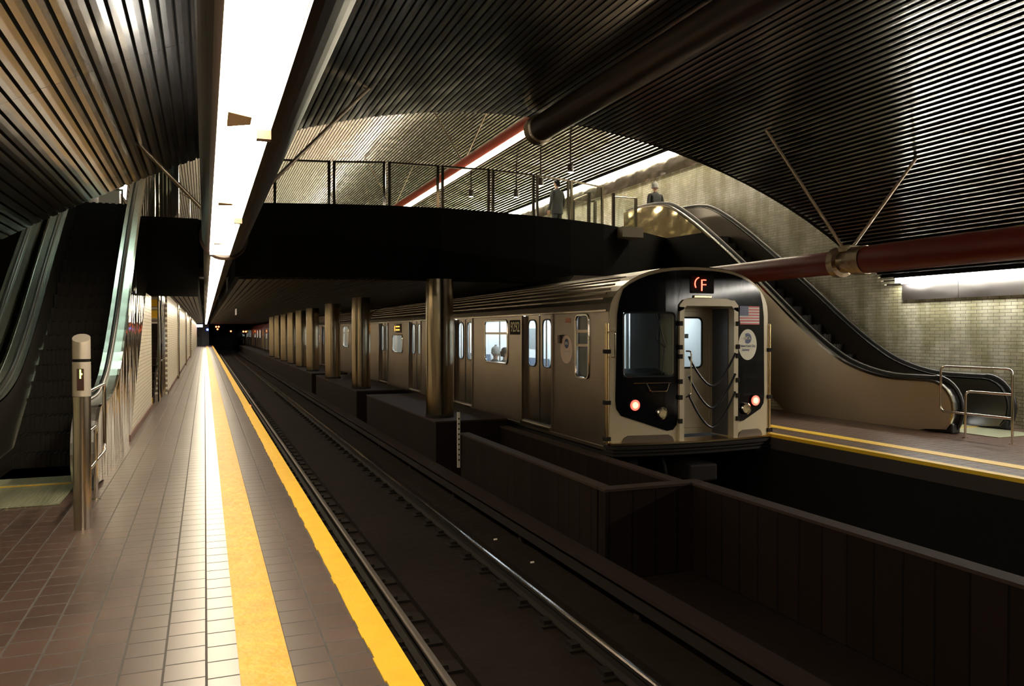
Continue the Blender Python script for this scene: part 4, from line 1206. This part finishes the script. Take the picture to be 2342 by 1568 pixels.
second = train_car(TY + 18.4, False, 'second stainless steel subway car, seen between the first two columns')
for k, nm in enumerate(('third', 'fourth', 'fifth', 'sixth', 'seventh')):
    c = copy_tree(second); c.location.y = second.location.y + 18.4 * (k + 1)
    c['label'] = '%s stainless steel subway car counted from the front, receding into the dark' % nm

# ------------------------------------------------------------------ people
def person(loc, rz_, label, hat=True, sit=False, backpack=False, name='person'):
    t = empty(name, loc, label, 'person')
    L = Vector(loc)
    me = bpy.data.meshes.new('body'); o = bpy.data.objects.new('body', me); C.objects.link(o); o.parent = t
    if sit:
        J = {'pel': (0, 0, .52, .15, .12), 'bel': (0, 0, .68, .15, .11), 'che': (0, .02, .88, .17, .12), 'nek': (0, .01, 1.06, .06, .06),
             'hl': (.10, 0, .50, .09, .09), 'kl': (.12, -.42, .50, .065, .065), 'al': (.12, -.42, .08, .045, .045), 'tl': (.12, -.58, .05, .04, .035),
             'sl': (.20, .02, .97, .06, .06), 'el': (.24, -.05, .74, .045, .045), 'wl': (.12, -.25, .66, .032, .032)}
        hc = Vector((0, -.01, 1.20))
    else:
        J = {'pel': (0, 0, .98, .15, .11), 'bel': (0, 0, 1.14, .15, .11), 'che': (0, 0, 1.34, .18, .125), 'nek': (0, -.01, 1.52, .06, .06),
             'hl': (.09, 0, .92, .09, .09), 'kl': (.10, -.02, .50, .06, .06), 'al': (.10, .01, .09, .042, .042), 'tl': (.10, -.15, .04, .04, .035),
             'sl': (.20, 0, 1.43, .06, .06), 'el': (.25, .02, 1.15, .045, .045), 'wl': (.23, -.08, .92, .032, .032)}
        hc = Vector((0, -.02, 1.66))
    for k in list(J):
        if k.endswith('l') and len(k) == 2:
            v = J[k]; J[k[0] + 'r'] = (-v[0],) + v[1:]
    del_ = None
    keys = list(J); idx = {k: i for i, k in enumerate(keys)}
    E_ = [('pel', 'bel'), ('bel', 'che'), ('che', 'nek')]
    for s in 'lr': E_ += [('pel', 'h' + s), ('h' + s, 'k' + s), ('k' + s, 'a' + s), ('a' + s, 't' + s), ('che', 's' + s), ('s' + s, 'e' + s), ('e' + s, 'w' + s)]
    me.from_pydata([J[k][:3] for k in keys], [(idx[a], idx[b]) for a, b in E_], [])
    md = o.modifiers.new('skin', 'SKIN')
    for i, k in enumerate(keys):
        sv = me.skin_vertices[0].data[i]; sv.radius = J[k][3:5]; sv.use_root = (k == 'pel')
    o.modifiers.new('sub', 'SUBSURF').levels = 2
    o.modifiers['sub'].render_levels = 2
    me.materials.append(M_jacket)
    # hands
    for s in (-1, 1):
        w = Vector(J['wr' if s < 0 else 'wl'][:3])
        mb = MB()
        dirn = (w - Vector(J['er' if s < 0 else 'el'][:3])).normalized()
        side = dirn.cross(Vector((s, 0, 0))).normalized()
        P = w + dirn * .02
        mb.tube([P, P + dirn * .045, P + dirn * .085], [.026, .034, .030], 8)
        for f in range(4):
            q = P + dirn * .08 + side * (-.024 + f * .016); l = (.062, .072, .068, .052)[f]
            mb.tube([q, q + dirn * l * .5, q + dirn * l + Vector((-s * .02, 0, 0))], [.009, .0085, .007], 6)
        q = P + dirn * .03 + side * -.03
        mb.tube([q, q + dirn * .03 + side * -.025, q + dirn * .06 + side * -.03], [.010, .009, .008], 6)
        for v in mb.b.verts: v.co += L
        mb.build('hand', M_skin, t, smooth=True)
    # head with face
    bm = bmesh.new(); bmesh.ops.create_uvsphere(bm, u_segments=20, v_segments=14, radius=1)
    for v in bm.verts:
        x, y, z = v.co
        x *= .075; y *= .095; z *= .115
        if z < -.02: x *= 1 - (-.02 - z) * 3.2; 
        if y < -.05 and abs(x) < .02 and -.035 < z < .01: y -= .018
        v.co = Vector((x, y, z)) + hc
    mb = MB(); mb.b.free(); mb.b = bm
    mb.tube([hc + Vector((0, .01, -.16)), hc + Vector((0, 0, -.05))], .05, 12)
    for s in (-1, 1):
        mb.lathe([(.018, -.008), (.022, 0), (.012, .008)], hc + Vector((s * .077, .01, -.01)), 'x', 10)
    for v in mb.b.verts: v.co += L
    hd = mb.build('head', M_skin, t, smooth=True)
    mb = MB()
    for s in (-1, 1): mb.box(hc.x + s * .03 - .012, hc.x + s * .03 + .012, hc.y - .092, hc.y - .086, hc.z - .002, hc.z + .008)
    mb.box(hc.x - .022, hc.x + .022, hc.y - .088, hc.y - .082, hc.z - .055, hc.z - .048)
    for v in mb.b.verts: v.co += L
    mb.build('face_features', M_mask, hd)
    mb = MB()
    if hat:
        mb.lathe([(.088, -.0), (.098, .02), (.100, .05), (.09, .09), (.06, .125), (.02, .142)], hc + Vector((0, .005, -.0)), 'z', 22)
        mb.lathe([(.098, -.035), (.104, -.03), (.104, .012), (.098, .016)], hc + Vector((0, .005, .0)), 'z', 22)
        mb.lathe([(.022, -.02), (.03, 0), (.022, .02)], hc + Vector((0, .005, .15)), 'z', 12)
    else:
        mb.lathe([(.080, -.02), (.088, .03), (.082, .08), (.05, .118), (.02, .125)], hc + Vector((0, .012, -.0)), 'z', 22)
        mb.tube([hc + Vector((0, .05, .03)), hc + Vector((0, .06, -.08))], [.075, .05], 12)
    for v in mb.b.verts: v.co += L
    mb.build('knit_hat' if hat else 'hair', M_hat if hat else M_mask, t, smooth=True)
    # collar / jacket lower part
    mb = MB()
    if not sit:
        mb.lathe([(.19, .82), (.185, .95), (.17, 1.1)], (0, 0, 0), 'z', 20)
        for v in mb.b.verts: v.co.y *= .72
        for v in mb.b.verts: v.co += L
        mb.build('jacket_hem', M_jacket, t, smooth=True)
    if backpack:
        mb = MB(); mb.box(L.x - .13, L.x + .13, L.y + .11, L.y + .24, L.z + 1.0, L.z + 1.42)
        mb.build('backpack', mat('backpack_grey', (.10, .11, .10), .8), t, bevel=.04)
    t.rotation_euler = (0, 0, rz_)
    return t
person((11.9, 19.15, FLOOR_UP), math.radians(182), 'person in grey knit hat and dark jacket at the head of the far escalator', True, False, False)
person((9.05, 19.6, FLOOR_UP - .02), math.radians(200), 'person in dark clothes standing behind the bridge railing', False)
person((TX + .42, TY + 6.0, -.0), math.radians(90), 'seated passenger in dark coat and grey hat seen through the first car window', True, True)
person((TX + .42, TY + 5.4, -.0), math.radians(90), 'seated passenger in dark clothes beside the one with the hat', False, True)

# ------------------------------------------------------------------ signs, signals and far end
t = empty('hanging_sign', (2.0, 34, 2.5), 'small white sign hanging below the dark soffit over the tracks', 'sign')
MB().box(1.19, 1.21, 33.4, 34.6, 2.35, 2.60).build('board', mat('sign_face', (.75, .68, .58), .6, 0, (.75, .66, .55), .25), t)
MB().tube([(1.2, 34, 2.6), (1.2, 34, 2.68)], .02).build('hanger', M_black, t)
def signal(x, y, z, offs, label):
    t = empty('signal', (x, y, z), label, 'signal light', 'tunnel signals')
    MB().box(x - .25, x + .25, y, y + .2, z - .3, z + .5).build('casing', M_black, t)
    MB().box(x - .05, x + .05, y + .05, y + .15, BED, z - .3).build('mast', M_black, t)
    for dx, dz in offs: MB().lathe([(.10, -.03), (.10, 0)], (x + dx, y, z + dz), 'y', 16).build('red_lamp', M_tail, t)
signal(1.50, 104, 2.1, ((-.16, .2), (.14, .2), (0, -.1)), 'cluster of red tunnel signal lamps, nearest the platform')
signal(3.24, 110, 1.75, ((0, 0),), 'single red tunnel signal lamp between the tracks')
signal(4.70, 104, 1.7, ((-.15, 0), (.15, 0)), 'pair of dim red tunnel signal lamps by the last train car')
t = MB().lathe([(.12, -.03), (.12, 0)], (.33, 104.495, 1.95), 'y', 16).build('blue_lamp', M_blueled); tag(t, 'small blue lamp at the far end of the near platform', 'lamp')
t = empty('service_booth', (-.55, 104.5, 0), 'grey service room with windowed door closing the far platform end', 'booth')
MB().box(-2.4, .50, 104.5, 106, 0, 2.7).build('room_body', M_grey, t)
MB().box(-1.5, -.3, 104.42, 104.5, 0, 2.2).build('door', mat('booth_door', (.12, .13, .14), .5), t)
MB().box(-1.2, -.6, 104.38, 104.42, 1.1, 1.9).build('door_window', M_mask, t)
t = empty('platform_sign', (-.9, 96, 2.4), 'glowing white station sign hanging at the far platform end', 'sign')
MB().box(-1.6, -.2, 96, 96.1, 2.2, 2.5).build('sign_box', M_signw, t)
MB().box(-1.62, -.18, 96.0, 96.12, 2.5, 2.55).build('sign_frame', M_black, t)
for k, (x, y) in enumerate(((1.25, 24.5),)):
    t = MB().lathe([(.03, -.02), (.03, 0)], (x, y, -.55), 'y', 12).build('red_glint_spot', emis('glint_red', (1, .05, .03), 3.)); tag(t, 'tiny glowing red spot standing in for a reflection beside the near rail', 'light')  # glowing disc painted in as a red reflection on the track
# litter
for x, y in ((4.9, 3.8), (3.45, 9.4), (3.5, 8.3)):
    t = MB().prism([(x, y), (x + .05, y + .01), (x + .06, y + .05), (x + .01, y + .04)], 2, BED + (.12 if x < 3.8 else 0), BED + (.13 if x < 3.8 else .01)).build('paper_scrap', M_flagwhite); tag(t, 'tiny pale paper scrap lying on the track bed', 'litter', 'paper scraps on the track bed')
